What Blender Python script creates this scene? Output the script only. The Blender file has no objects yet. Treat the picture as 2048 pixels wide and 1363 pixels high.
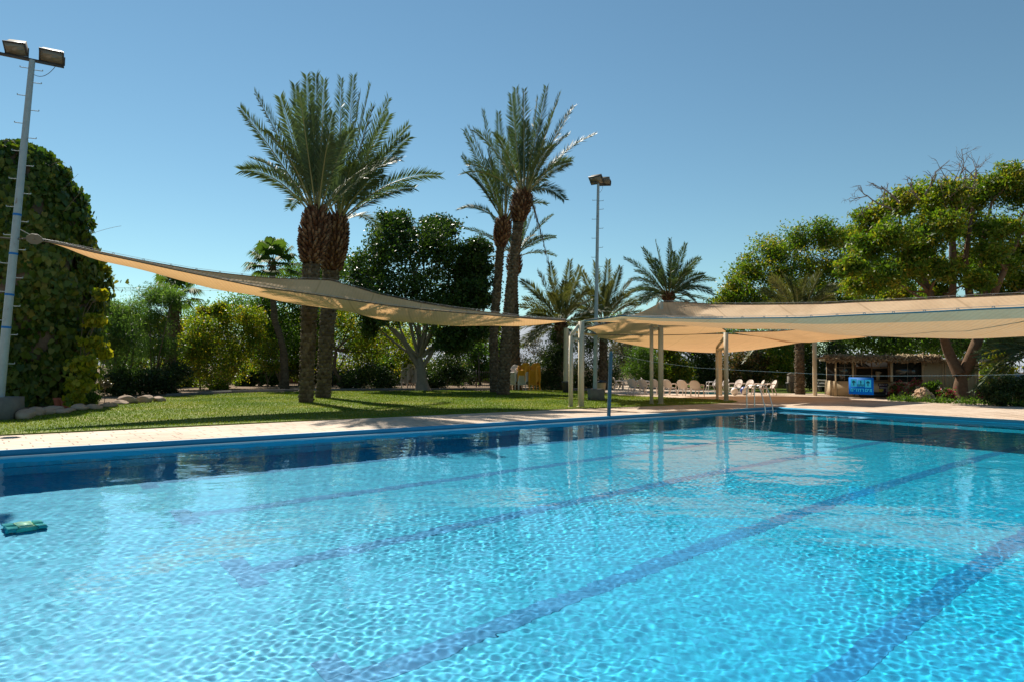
import bpy, math, random
import numpy as np
from mathutils import Vector, Matrix
S = bpy.context.scene
COL = S.collection
rad = math.radians
# ------------------------------------------------------------------ camera, sky, sun, exposure
F, PITCH, ROLL, H = 1350.0, 0.0392, 0.008, 1.5        # focal length in photo pixels, eye height over the pool deck
YAW = 0.8903                                           # direction of the swimming lanes, to the right of the view
cam_d = bpy.data.cameras.new("camera")
cam = bpy.data.objects.new("camera", cam_d); COL.objects.link(cam)
cam_d.sensor_width = 36; cam_d.lens = F / 2048 * 36; cam_d.clip_end = 9000; cam_d.clip_start = .05
cam.matrix_world = Matrix.Translation((0, 0, H)) @ Matrix.Rotation(math.pi / 2 + PITCH, 4, 'X') @ Matrix.Rotation(ROLL, 4, 'Z')
S.camera = cam
SUN_AZ, SUN_EL = rad(-32), rad(46)
world = bpy.data.worlds.new("World"); S.world = world; world.use_nodes = True
wt = world.node_tree; bg = wt.nodes['Background']
sky = wt.nodes.new('ShaderNodeTexSky'); sky.sky_type = 'NISHITA'; sky.sun_disc = False
sky.sun_elevation = SUN_EL; sky.sun_rotation = SUN_AZ
sky.air_density = 1.0; sky.dust_density = 0.0; sky.ozone_density = 0.6; sky.altitude = 0
tn = wt.nodes.new('ShaderNodeMix'); tn.data_type = 'RGBA'; tn.blend_type = 'MULTIPLY'; tn.inputs[0].default_value = 1; tn.inputs[7].default_value = (.77, 1.0, .96, 1)
wt.links.new(sky.outputs[0], tn.inputs[6]); wt.links.new(tn.outputs[2], bg.inputs[0]); bg.inputs[1].default_value = 0.066
sun_d = bpy.data.lights.new("sun", 'SUN'); sun_d.energy = 5.0; sun_d.angle = rad(.53); sun_d.color = (1, .93, .82)
sun = bpy.data.objects.new("sun", sun_d); COL.objects.link(sun)
SV = Vector((math.sin(SUN_AZ) * math.cos(SUN_EL), math.cos(SUN_AZ) * math.cos(SUN_EL), math.sin(SUN_EL)))
sun.rotation_euler = SV.to_track_quat('Z', 'Y').to_euler(); sun.location = SV * 60
sun_d.cycles.is_caustics_light = True
S.view_settings.view_transform = 'Standard'; S.view_settings.look = 'None'
S.view_settings.exposure = 0.68; S.view_settings.gamma = 1; S.view_settings.use_curve_mapping = False
S.cycles.use_denoising = True
S.cycles.caustics_refractive = True; S.cycles.caustics_reflective = False
S.cycles.max_bounces = 10; S.cycles.transparent_max_bounces = 16; S.cycles.sample_clamp_indirect = 8

# ------------------------------------------------------------------ places: pixel of the photo -> point on a plane
_c, _s = math.cos(ROLL), math.sin(ROLL); _cp, _sp = math.cos(PITCH), math.sin(PITCH)
def ray(px, py):
    x, z = (px - 1024) / F, -(py - 681.5) / F
    x, z = _c * x - _s * z, _s * x + _c * z
    return x, _cp - z * _sp, _sp + z * _cp
def G(px, py, z=0.0):                     # on level z
    x, y, k = ray(px, py); t = (z - H) / k
    return np.array([x * t, y * t, z])
def P(px, py, Y):                         # at distance Y ahead
    x, y, k = ray(px, py); t = Y / y
    return np.array([x * t, Y, H + k * t])
def PU(px, py, u):                        # on the vertical plane u across the pool
    x, y, k = ray(px, py); t = u / (x * UX[0] + y * UX[1])
    return np.array([x * t, y * t, H + k * t])
NX = np.array([math.cos(YAW), -math.sin(YAW)]); UX = np.array([math.sin(YAW), math.cos(YAW)])
def LU(l, u, z=0.0):                      # pool coordinates: l across, u along the lanes
    p = NX * l + UX * u
    return np.array([p[0], p[1], z])
def lu(p): return float(p[0] * NX[0] + p[1] * NX[1]), float(p[0] * UX[0] + p[1] * UX[1])
POOL_ROT = math.pi / 2 - YAW              # local x = along the lanes, local y = away to the lawn

# ------------------------------------------------------------------ mesh builder
OFF = {}
class MB:
    def __init__(s): s.v = []; s.n = 0; s.f = []; s.t = []; s.m = []
    def add(s, v, f, tint=.5, mat=0):
        v = np.asarray(v, float).reshape(-1, 3)
        f = np.asarray(f, np.int64)
        if f.ndim == 1: f = f[None]
        s.v.append(v); s.f.append(f + s.n); s.n += len(v)
        t = np.empty(len(f)); t[:] = tint; s.t.append(t)
        s.m.append(np.full(len(f), mat, np.int32))
    def box(s, c, size, R=None, tint=.5, mat=0, taper=1.0):
        sx, sy, sz = [q / 2 for q in size]
        v = np.array([[-sx, -sy, -sz], [sx, -sy, -sz], [sx, sy, -sz], [-sx, sy, -sz],
                      [-sx * taper, -sy * taper, sz], [sx * taper, -sy * taper, sz], [sx * taper, sy * taper, sz], [-sx * taper, sy * taper, sz]])
        if R is not None: v = v @ np.asarray(R, float).T
        s.add(v + np.asarray(c, float), [[0, 3, 2, 1], [4, 5, 6, 7], [0, 1, 5, 4], [1, 2, 6, 5], [2, 3, 7, 6], [3, 0, 4, 7]], tint, mat)
    def beam(s, a, b, w, d=None, tint=.5, mat=0, up=(0, 0, 1)):   # square bar from a to b
        a, b = np.asarray(a, float), np.asarray(b, float); z = b - a; L = np.linalg.norm(z); z /= L
        up = np.asarray(up, float)
        if abs(z @ up) > .98: up = np.array([1., 0, 0]) if abs(z[0]) < .9 else np.array([0, 1., 0])
        x = np.cross(up, z); x /= np.linalg.norm(x); y = np.cross(z, x)
        s.box((a + b) / 2, (w, d or w, L), np.stack([x, y, z], 1), tint, mat)
    def tube(s, pts, r, seg=8, tint=.5, mat=0, caps=True):
        pts = np.asarray(pts, float); n = len(pts); r = np.broadcast_to(np.asarray(r, float), (n,))
        T = np.gradient(pts, axis=0); T /= np.linalg.norm(T, axis=1)[:, None] + 1e-12
        ref = np.array([0., 0, 1]) if abs(T[0][2]) < .9 else np.array([1., 0, 0])
        x = np.cross(T[0], ref); x /= np.linalg.norm(x); rows = []
        for i in range(n):
            x = x - T[i] * (x @ T[i]); x /= np.linalg.norm(x) + 1e-12; y = np.cross(T[i], x)
            a = np.arange(seg) * 2 * np.pi / seg
            rows.append(pts[i] + r[i] * (np.cos(a)[:, None] * x + np.sin(a)[:, None] * y))
        v = np.concatenate(rows); i, j = np.meshgrid(np.arange(n - 1), np.arange(seg), indexing='ij'); j2 = (j + 1) % seg
        f = np.stack([i * seg + j, i * seg + j2, (i + 1) * seg + j2, (i + 1) * seg + j], -1).reshape(-1, 4)
        s.add(v, f, tint, mat)
        if caps:
            s.add(rows[0][::-1], np.arange(seg), tint, mat); s.add(rows[-1], np.arange(seg), tint, mat)
    def lathe(s, c, prof, seg=20, tint=.5, mat=0):
        c = np.asarray(c, float); a = np.arange(seg) * 2 * np.pi / seg
        v = np.concatenate([c + np.stack([r * np.cos(a), r * np.sin(a), np.full(seg, z)], 1) for r, z in prof]); n = len(prof)
        i, j = np.meshgrid(np.arange(n - 1), np.arange(seg), indexing='ij'); j2 = (j + 1) % seg
        s.add(v, np.stack([i * seg + j, i * seg + j2, (i + 1) * seg + j2, (i + 1) * seg + j], -1).reshape(-1, 4), tint, mat)
        s.add(v[-seg:], np.arange(seg), tint, mat); s.add(v[:seg][::-1], np.arange(seg), tint, mat)
    def grid(s, V, tint=.5, mat=0):
        V = np.asarray(V, float); a, b = V.shape[:2]; idx = np.arange(a * b).reshape(a, b)
        s.add(V.reshape(-1, 3), np.stack([idx[:-1, :-1], idx[1:, :-1], idx[1:, 1:], idx[:-1, 1:]], -1).reshape(-1, 4), tint, mat)
    def build(s, name, mats, parent=None, smooth=False, loc=None):
        v = np.concatenate(s.v); off = np.zeros(3)
        if parent is not None: off = OFF[parent.name]
        if loc is not None: off = np.asarray(loc, float)
        v = v - off
        me = bpy.data.meshes.new(name)
        tot = np.concatenate([np.full(len(f), f.shape[1], np.int32) for f in s.f])
        li = np.concatenate([f.ravel() for f in s.f]).astype(np.int32)
        me.vertices.add(len(v)); me.vertices.foreach_set('co', v.ravel().astype(np.float32))
        me.loops.add(len(li)); me.loops.foreach_set('vertex_index', li)
        me.polygons.add(len(tot)); st = np.zeros(len(tot), np.int32); st[1:] = np.cumsum(tot)[:-1]
        me.polygons.foreach_set('loop_start', st)
        me.polygons.foreach_set('material_index', np.concatenate(s.m))
        me.update(calc_edges=True)
        if smooth: me.polygons.foreach_set('use_smooth', np.ones(len(tot), bool))
        at = me.attributes.new('tint', 'FLOAT', 'FACE'); at.data.foreach_set('value', np.concatenate(s.t).astype(np.float32))
        for m in (mats if isinstance(mats, (list, tuple)) else [mats]): me.materials.append(m)
        o = bpy.data.objects.new(name, me); COL.objects.link(o)
        if parent is not None: o.parent = parent; OFF[o.name] = off
        else:
            o.location = off; OFF[o.name] = off
        return o
def tag(o, label=None, cat=None, group=None, kind=None):
    if label: o['label'] = label
    if cat: o['category'] = cat
    if group: o['group'] = group
    if kind: o['kind'] = kind
    return o
def thing(name, label, cat, loc, group=None):
    o = bpy.data.objects.new(name, None); COL.objects.link(o); o.location = [float(q) for q in loc]
    o.empty_display_size = .2; OFF[o.name] = np.asarray(loc, float)
    return tag(o, label, cat, group)
def copy_tree(o, parent=None):
    c = o.copy(); COL.objects.link(c)
    if parent is not None: c.parent = parent
    for ch in o.children: copy_tree(ch, c)
    return c
def rotz(a):
    c, s = math.cos(a), math.sin(a)
    return np.array([[c, -s, 0], [s, c, 0], [0, 0, 1.]])
def unit(v): return v / (np.linalg.norm(v, axis=-1, keepdims=True) + 1e-12)

# ------------------------------------------------------------------ materials
def base_mat(name):
    m = bpy.data.materials.new(name); m.use_nodes = True
    t = m.node_tree; return m, t, t.nodes['Principled BSDF']
def ramp(t, fac, cols, pos=None):
    r = t.nodes.new('ShaderNodeValToRGB'); e = r.color_ramp.elements
    while len(e) < len(cols): e.new(.5)
    for i, c in enumerate(cols):
        e[i].position = pos[i] if pos else i / max(1, len(cols) - 1); e[i].color = (*c, 1)
    t.links.new(fac, r.inputs[0]); return r.outputs[0]
def coords(t, kind='Object'):
    return t.nodes.new('ShaderNodeTexCoord').outputs[kind]
def noise(t, vec, scale, detail=4, rough=.6, out='Fac'):
    n = t.nodes.new('ShaderNodeTexNoise'); n.inputs['Scale'].default_value = scale; n.inputs['Detail'].default_value = detail
    n.inputs['Roughness'].default_value = rough
    if vec is not None: t.links.new(vec, n.inputs['Vector'])
    return n.outputs[out]
def bump(t, b, h, strength=.3, dist=.02):
    n = t.nodes.new('ShaderNodeBump'); n.inputs['Strength'].default_value = strength; n.inputs['Distance'].default_value = dist
    t.links.new(h, n.inputs['Height']); t.links.new(n.outputs[0], b.inputs['Normal'])
def mixc(t, fac, a, b, mode='MIX'):
    n = t.nodes.new('ShaderNodeMix'); n.data_type = 'RGBA'; n.blend_type = mode
    for sock, val in ((n.inputs[0], fac), (n.inputs[6], a), (n.inputs[7], b)):
        if isinstance(val, (int, float)): sock.default_value = val
        elif isinstance(val, tuple): sock.default_value = (*val, 1)
        else: t.links.new(val, sock)
    return n.outputs[2]
def attr(t, name='tint'):
    n = t.nodes.new('ShaderNodeAttribute'); n.attribute_name = name; return n.outputs['Fac']
def plain(name, cols, rough=.6, scale=6., spec=.4, bmp=0., metal=0., pos=None):
    m, t, b = base_mat(name)
    v = coords(t); f = noise(t, v, scale, 5)
    t.links.new(ramp(t, f, cols, pos), b.inputs['Base Color'])
    b.inputs['Roughness'].default_value = rough; b.inputs['Specular IOR Level'].default_value = spec; b.inputs['Metallic'].default_value = metal
    if bmp: bump(t, b, noise(t, v, scale * 4, 4), bmp)
    return m
def leafmat(name, cols, trans=.4, tcol=(1.25, 1.15, .5), rough=.45, spec=.35):
    m, t, b = base_mat(name); c = ramp(t, attr(t), cols)
    t.links.new(c, b.inputs['Base Color']); b.inputs['Roughness'].default_value = rough; b.inputs['Specular IOR Level'].default_value = spec
    tr = t.nodes.new('ShaderNodeBsdfTranslucent'); t.links.new(mixc(t, 1.0, c, tcol, 'MULTIPLY'), tr.inputs[0])
    mx = t.nodes.new('ShaderNodeMixShader'); mx.inputs[0].default_value = trans
    t.links.new(b.outputs[0], mx.inputs[1]); t.links.new(tr.outputs[0], mx.inputs[2])
    t.links.new(mx.outputs[0], t.nodes['Material Output'].inputs[0]); return m
def tintmat(name, cols, rough=.8, spec=.2, bmp=0., scale=8.):
    m, t, b = base_mat(name); c = ramp(t, attr(t), cols); v = coords(t); n = noise(t, v, scale, 5)
    t.links.new(mixc(t, .45, c, ramp(t, n, [(.3, .3, .3), (1, 1, 1)]), 'MULTIPLY'), b.inputs['Base Color'])
    b.inputs['Roughness'].default_value = rough; b.inputs['Specular IOR Level'].default_value = spec
    if bmp: bump(t, b, n, bmp)
    return m
def clothmat(name, c1, c2, tr=(.8, .5, .22), mix=.45):
    m, t, b = base_mat(name); v = coords(t)
    f = noise(t, v, 1.3, 6); c = ramp(t, f, [c1, c2]); t.links.new(c, b.inputs['Base Color'])
    b.inputs['Roughness'].default_value = .8; b.inputs['Specular IOR Level'].default_value = .15
    w = t.nodes.new('ShaderNodeTexWave'); w.inputs['Scale'].default_value = 3.0; w.inputs['Distortion'].default_value = 1.5; t.links.new(v, w.inputs[0])
    w2 = t.nodes.new('ShaderNodeTexWave'); w2.inputs['Scale'].default_value = .165; w2.inputs['Distortion'].default_value = .25; w2.inputs['Detail'].default_value = 1; t.links.new(v, w2.inputs[0])
    seam = ramp(t, w2.outputs['Fac'], [(.74, .72, .70), (1, 1, 1)], [.0, .004]); st = ramp(t, noise(t, v, .6, 7, .7), [(.72, .70, .68), (1, 1, 1)], [.3, .55])
    c = mixc(t, 1.0, mixc(t, 1.0, c, seam, 'MULTIPLY'), st, 'MULTIPLY'); t.links.new(c, b.inputs['Base Color'])
    hgt = t.nodes.new('ShaderNodeMath'); hgt.operation = 'ADD'; t.links.new(w.outputs['Fac'], hgt.inputs[0]); t.links.new(noise(t, v, 1.6, 4), hgt.inputs[1])
    bump(t, b, hgt.outputs[0], .18, .03)
    q = t.nodes.new('ShaderNodeBsdfTranslucent'); t.links.new(mixc(t, 1.0, ramp(t, w.outputs['Fac'], [(.86, .86, .86), (1, 1, 1)]), tr, 'MULTIPLY'), q.inputs[0])
    mx = t.nodes.new('ShaderNodeMixShader'); mx.inputs[0].default_value = mix
    t.links.new(b.outputs[0], mx.inputs[1]); t.links.new(q.outputs[0], mx.inputs[2])
    t.links.new(mx.outputs[0], t.nodes['Material Output'].inputs[0]); return m
M = {}
# pool tiles: small mosaic, each tile a little different, faint large-scale wear
def tilemat(name, cols, grout, rot=True):
    m, t, b = base_mat(name); v = coords(t)
    vo = t.nodes.new('ShaderNodeTexVoronoi'); vo.inputs['Scale'].default_value = 20; vo.inputs['Randomness'].default_value = 0.0; t.links.new(v, vo.inputs[0])
    sp = t.nodes.new('ShaderNodeSeparateColor'); t.links.new(vo.outputs['Color'], sp.inputs[0])
    c = ramp(t, sp.outputs[0], cols); n = noise(t, v, .35, 3)
    c = mixc(t, .25, c, ramp(t, n, [(.75, .85, .9), (1, 1, 1)]), 'MULTIPLY')
    t.links.new(c, b.inputs['Base Color']); b.inputs['Roughness'].default_value = .5; return m
M['tile'] = tilemat('pool_tile', [(.001, .34, .57), (.0015, .41, .64), (.003, .48, .70)], None)
M['line'] = tilemat('lane_tile', [(.001, .22, .46), (.0015, .26, .52)], None)
M['wall'] = plain('pool_wall_bounce_paint', [(.035, .62, .90), (.045, .66, .92)], .4, 1.5)  # blue paint, lightened to stand in for bounce light missing under water
M['gutter'] = plain('gutter_paint', [(.03, .24, .42), (.04, .29, .49)], .55, 2, .3)
M['lip'] = plain('lip_paint', [(.5, .66, .72), (.62, .75, .8)], .16, 5)
def deckmat():
    m, t, b = base_mat('paving'); v = coords(t)
    br = t.nodes.new('ShaderNodeTexBrick'); t.links.new(v, br.inputs['Vector'])
    br.inputs['Scale'].default_value = 1.0; br.inputs['Brick Width'].default_value = .62; br.inputs['Row Height'].default_value = .3
    br.inputs['Mortar Size'].default_value = .016; br.inputs['Mortar Smooth'].default_value = .3; br.offset_frequency = 2; br.offset = .37; br.squash = .7; br.squash_frequency = 3
    br.inputs['Color1'].default_value = (.64, .515, .40, 1); br.inputs['Color2'].default_value = (.56, .445, .335, 1); br.inputs['Mortar'].default_value = (.25, .185, .13, 1)
    b2 = t.nodes.new('ShaderNodeTexBrick'); t.links.new(v, b2.inputs['Vector']); b2.inputs['Scale'].default_value = 1; b2.inputs['Brick Width'].default_value = 7.3; b2.inputs['Row Height'].default_value = .6; b2.inputs['Mortar Size'].default_value = .03; b2.inputs['Mortar Smooth'].default_value = .6
    b2.inputs['Color1'].default_value = b2.inputs['Color2'].default_value = (1, 1, 1, 1); b2.inputs['Mortar'].default_value = (.58, .46, .36, 1)
    n = noise(t, v, .5, 6); n2 = noise(t, v, 9, 5)
    c = mixc(t, .5, mixc(t, ramp(t, noise(t, v, 1.7, 3), [(0, 0, 0), (1, 1, 1)], [.38, .55]), br.outputs['Color'], b2.outputs['Color'], 'MULTIPLY'), ramp(t, n, [(.50, .40, .32), (1, 1, 1)], [.32, .60]), 'MULTIPLY')
    c = mixc(t, .35, c, ramp(t, n2, [(.7, .62, .55), (1.1, 1.1, 1.1)]), 'MULTIPLY')
    t.links.new(c, b.inputs['Base Color']); b.inputs['Roughness'].default_value = .75; b.inputs['Specular IOR Level'].default_value = .3
    bump(t, b, br.outputs['Fac'], -.4, .01); return m
M['deck'] = deckmat()
M['earth'] = plain('earth', [(.13, .09, .055), (.24, .17, .11)], .95, .8, .1, .3)
def lawnmat():
    m, t, b = base_mat('lawn'); v = coords(t)
    n1 = noise(t, v, .35, 5); n2 = noise(t, v, 22, 6, .75)
    c = ramp(t, n1, [(.08, .14, .010), (.135, .18, .016), (.27, .25, .07)], [.35, .5, .64])
    c = mixc(t, .65, c, ramp(t, n2, [(.4, .45, .3), (1.35, 1.35, 1.2)], [.3, .7]), 'MULTIPLY')
    t.links.new(c, b.inputs['Base Color']); b.inputs['Roughness'].default_value = .8; b.inputs['Specular IOR Level'].default_value = .15
    bump(t, b, n2, .8, .03); return m
M['lawn'] = lawnmat()
M['grass'] = leafmat('grass_blade', [(.075, .13, .008), (.13, .18, .014), (.27, .26, .06)], .5, (1.2, 1.2, .5))
M['hill'] = plain('hill', [(.30, .33, .38), (.38, .40, .43)], 1, .004, 0)  # blue-grey of distant haze mixed into the rock colour
M['mast'] = plain('mast_paint', [(.16, .10, .07), (.22, .29, .33), (.27, .35, .39)], .45, 5, .5, .1, 0, [.27, .36, .7])
M['concrete'] = plain('concrete', [(.10, .10, .10), (.20, .195, .18)], .9, 5, .2, .4)
M['beige'] = plain('beige_paint', [(.30, .20, .12), (.50, .43, .30), (.55, .47, .34)], .5, 4, .4, .1, 0, [.24, .34, .7])
M['bluepost'] = plain('blue_paint', [(.07, .06, .05), (.05, .10, .135), (.06, .13, .17)], .5, 6, .4, .1, 0, [.28, .38, .7])
M['lamp'] = plain('lamp_housing', [(.13, .115, .09), (.18, .16, .125)], .75, 5, .15)
M['darkmetal'] = plain('dark_metal', [(.03, .03, .03), (.06, .055, .05)], .5, 8)
M['glass'] = plain('lamp_glass', [(.10, .09, .07), (.16, .14, .10)], .15, 5, .6)
M['steel'] = plain('steel', [(.5, .5, .5), (.6, .6, .6)], .28, 4, .5, 0, .9)
M['speaker'] = plain('speaker_shell', [(.20, .17, .14), (.27, .23, .19)], .6, 8)
M['cable'] = plain('wire', [(.25, .25, .25), (.35, .35, .35)], .5, 4)
M['rope'] = plain('white_rope', [(.30, .31, .29), (.42, .42, .40)], .8, 30, .1)
M['sail'] = clothmat('sail_cloth', (.64, .465, .30), (.72, .53, .345), (.82, .48, .22), .34)
M['sail_shade'] = clothmat('sail_valance', (.56, .46, .31), (.62, .51, .35), (.5, .42, .26), .25)
M['hem'] = plain('sail_hem', [(.10, .075, .05), (.15, .11, .075)], .8, 6)
M['blue_hem'] = plain('blue_hem', [(.04, .16, .22), (.06, .20, .27)], .7, 6)
M['rock'] = plain('rock', [(.20, .145, .10), (.36, .27, .20), (.46, .37, .29)], .9, 2.2, .2, .6)
M['terracotta'] = plain('terracotta', [(.30, .07, .035), (.38, .11, .06)], .8, 6)
M['white_plastic'] = plain('white_plastic', [(.62, .54, .48), (.70, .62, .56)], .4, 3, .45)
M['orange_plastic'] = plain('orange_plastic', [(.75, .30, .01), (.80, .36, .015)], .4, 3, .45)
M['black_plastic'] = plain('black_plastic', [(.012, .012, .012), (.03, .03, .03)], .45, 6)
M['bark'] = plain('bark', [(.07, .05, .035), (.15, .115, .085), (.23, .19, .15)], .95, 7, .1, .8)
M['bark_red'] = plain('bark_reddish', [(.06, .035, .022), (.15, .095, .06), (.20, .14, .095)], .95, 7, .1, .8)
M['bark_grey'] = plain('bark_grey', [(.13, .115, .095), (.24, .22, .19)], .95, 5, .1, .5)
M['twig'] = plain('dry_twig', [(.17, .13, .11), (.27, .22, .19)], .95, 7, .1)
M['palm_trunk'] = tintmat('palm_trunk', [(.055, .038, .024), (.13, .095, .06), (.22, .17, .115)], .9, .15, .5, 9)
M['stub'] = tintmat('leaf_stub', [(.075, .030, .014), (.16, .075, .035), (.28, .165, .09)], .85, .2, .2, 12)
M['petiole'] = plain('petiole', [(.17, .17, .06), (.28, .24, .10)], .5, 4)
M['frond'] = leafmat('date_palm_leaf', [(.05, .08, .035), (.075, .115, .052), (.11, .15, .07)], .28, (1.2, 1.25, .55), .5, .3)
M['frond_gold'] = leafmat('palm_leaf_olive', [(.06, .08, .026), (.10, .125, .042), (.16, .17, .07)], .32, (1.3, 1.15, .5), .5, .3)
M['fan'] = leafmat('fan_palm_leaf', [(.05, .10, .02), (.085, .14, .03)], .5, (1.2, 1.3, .5), .6, .15)
M['deadfan'] = tintmat('dead_frond', [(.09, .055, .035), (.20, .13, .08)], .9)
M['ivy'] = leafmat('ivy_leaf', [(.020, .055, .008), (.045, .10, .012), (.11, .15, .02), (.22, .20, .04)], .38, (1.2, 1.25, .4))
M['ivy_yellow'] = leafmat('yellow_vine_leaf', [(.12, .18, .012), (.28, .30, .02), (.44, .38, .03)], .55, (1.2, 1.15, .4))
M['ficus'] = leafmat('ficus_leaf', [(.018, .045, .009), (.032, .075, .014), (.075, .13, .025)], .34, (1.3, 1.3, .4), .42, .3)
M['feathery'] = leafmat('feathery_leaf', [(.05, .105, .028), (.085, .155, .042), (.16, .24, .07)], .58, (1.2, 1.3, .5))
M['yellowgreen'] = leafmat('yellow_green_leaf', [(.05, .10, .010), (.10, .16, .014), (.22, .25, .025), (.32, .22, .03)], .62, (1.2, 1.3, .4))
M['midgreen'] = leafmat('mid_green_leaf', [(.03, .075, .012), (.06, .12, .018), (.13, .21, .035)], .58, (1.2, 1.3, .45))
M['treegreen'] = leafmat('bright_tree_leaf', [(.05, .11, .012), (.10, .18, .014), (.18, .245, .022), (.31, .25, .03)], .55, (1.15, 1.2, .4))
M['olive'] = leafmat('olive_leaf', [(.05, .06, .04), (.10, .10, .07), (.16, .14, .10)], .3)
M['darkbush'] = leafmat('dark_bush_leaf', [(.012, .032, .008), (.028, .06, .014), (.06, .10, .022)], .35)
M['redhedge'] = leafmat('red_hedge_leaf', [(.025, .05, .012), (.07, .10, .02), (.15, .12, .04), (.26, .13, .07)], .35)
M['flower'] = leafmat('pink_flower', [(.30, .03, .06), (.42, .07, .10), (.50, .16, .16)], .4, (1.1, .8, .8))
M['blueprint'] = plain('sign_blue', [(.006, .12, .40), (.008, .14, .44)], .7, 4, .2)
M['sign_cyan'] = plain('sign_cyan', [(.13, .60, .68), (.15, .64, .72)], .7, 4, .2)
M['sign_dark'] = plain('sign_dark', [(.005, .05, .07), (.008, .06, .08)], .5, 4)
M['hutwall'] = plain('hut_wall', [(.40, .31, .19), (.47, .37, .235)], .8, 2, .2)
M['hutwall2'] = plain('hut_panel', [(.36, .31, .20), (.42, .365, .25)], .6, 2, .3)
M['wood'] = plain('brown_wood', [(.10, .055, .025), (.16, .09, .042)], .7, 6)
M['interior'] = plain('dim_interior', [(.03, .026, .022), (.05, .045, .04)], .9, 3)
M['thatch'] = tintmat('thatch', [(.17, .115, .065), (.32, .235, .14), (.48, .37, .24)], .95, .1)
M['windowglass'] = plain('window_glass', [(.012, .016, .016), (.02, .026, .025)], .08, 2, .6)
M['white_paint'] = plain('white_paint', [(.55, .55, .52), (.65, .65, .62)], .6, 3)
M['poster'] = plain('poster_print', [(.03, .015, .035), (.05, .025, .06)], .4, 5)
M['poster_yellow'] = plain('poster_yellow', [(.42, .36, .04), (.5, .42, .06)], .5, 5)
M['brick'] = plain('pink_plaster', [(.30, .13, .085), (.38, .18, .12)], .9, 1.2)
M['plaster'] = plain('tan_plaster', [(.20, .15, .11), (.27, .21, .16)], .9, 1)
M['ball_white'] = plain('ball_white', [(.65, .6, .55), (.7, .66, .6)], .35, 3)
M['ball_blue'] = plain('ball_blue', [(.03, .05, .22), (.04, .07, .28)], .35, 3)
M['ball_red'] = plain('ball_red', [(.45, .04, .04), (.5, .06, .05)], .35, 3)
M['carpaint'] = plain('car_paint', [(.32, .36, .40), (.38, .42, .46)], .3, 1, .6)
M['carglass'] = plain('car_glass', [(.10, .16, .22), (.14, .20, .27)], .1, 1, .7)
M['robot_dark'] = plain('robot_brush', [(.05, .40, .40), (.08, .48, .50)], .7, 20)
M['robot_body'] = plain('robot_body', [(.75, .82, .36), (.25, .80, .82)], .4, 9)

# ------------------------------------------------------------------ pool, deck, lawn, ground
ZW, D, WO, RO, NO, FO = -.1127, 1.85, -14.65, -.75, -.8, 25.5
def pool_obj(name, mb, mat, smooth=False, kind='structure'):     # built in pool coordinates (u, -l, z)
    o = mb.build(name, mat, smooth=smooth); o.rotation_euler.z = POOL_ROT
    if kind: o['kind'] = kind
    OFF[o.name] = np.zeros(3); return o
def quad(mb, l0, l1, u0, u1, z, tint=.5, mat=0):
    mb.add([[u0, -l0, z], [u0, -l1, z], [u1, -l1, z], [u1, -l0, z]], [0, 1, 2, 3], tint, mat)
ZF = ZW - D
mb = MB(); quad(mb, WO, RO, NO, FO, ZF); pool_floor = pool_obj('pool_floor', mb, M['tile'])
rec = [pool_floor]
for l in (-12.7, -10.16, -7.63, -5.05, -2.62):
    mb = MB(); quad(mb, l - .13, l + .13, 2.3, FO - 1.6, ZF + .004)
    quad(mb, l - .45, l - .134, 2.3, 2.56, ZF + .004); quad(mb, l + .134, l + .45, 2.3, 2.56, ZF + .004)
    o = mb.build('lane_line', M['line'], pool_floor); rec.append(o)
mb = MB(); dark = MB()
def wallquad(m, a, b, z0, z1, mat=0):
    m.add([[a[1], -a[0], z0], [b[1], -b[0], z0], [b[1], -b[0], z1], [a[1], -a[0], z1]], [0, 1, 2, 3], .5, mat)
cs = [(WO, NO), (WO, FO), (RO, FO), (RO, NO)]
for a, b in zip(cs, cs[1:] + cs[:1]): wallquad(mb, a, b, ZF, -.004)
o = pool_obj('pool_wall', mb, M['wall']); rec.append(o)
# ledge line halfway down the walls, the overflow lip and the painted edge
mb = MB()
for a, b in zip(cs, cs[1:] + cs[:1]):
    mb.beam((a[1], -a[0], ZW - 1.15), (b[1], -b[0], ZW - 1.15), .05, .05)
led = mb.build('pool_ledge', M['line'], o); rec.append(led)
mb = MB(); e = .035
mb.box(((NO + FO) / 2, -WO - .075, ZW - .015), (FO - NO, .15, .065))
lip = pool_obj('pool_lip', mb, M['lip']); 
mb = MB()
mb.box(((NO + FO) / 2, -WO + .045, -.05), (FO - NO + .18, .10, .105)); mb.box((FO + .045, -(WO + RO) / 2, -.05), (.10, RO - WO, .105))
pool_obj('pool_edge', mb, M['gutter'])
# paving round the pool and on to the hut
mb = MB()
WD, E2 = WO - .096, FO + .096
for l0, l1, u0, u1 in ((-40, WD, -12, FO + 48), (WD, RO, E2, FO + 48), (RO, 16, -12, FO + 48), (WD, RO, -12, NO)):
    quad(mb, l0, l1, u0, u1, 0)
pool_obj('paved_deck', mb, M['deck'])
mb = MB(); g = [-2500, WD - .02, RO, 2500]; h = [-2500, NO, E2 + .02, 2500]
for i in range(3):
    for j in range(3):
        if (i, j) != (1, 1): quad(mb, g[i], g[i + 1], h[j], h[j + 1], -.03)
pool_obj('ground', mb, M['earth'])

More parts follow.
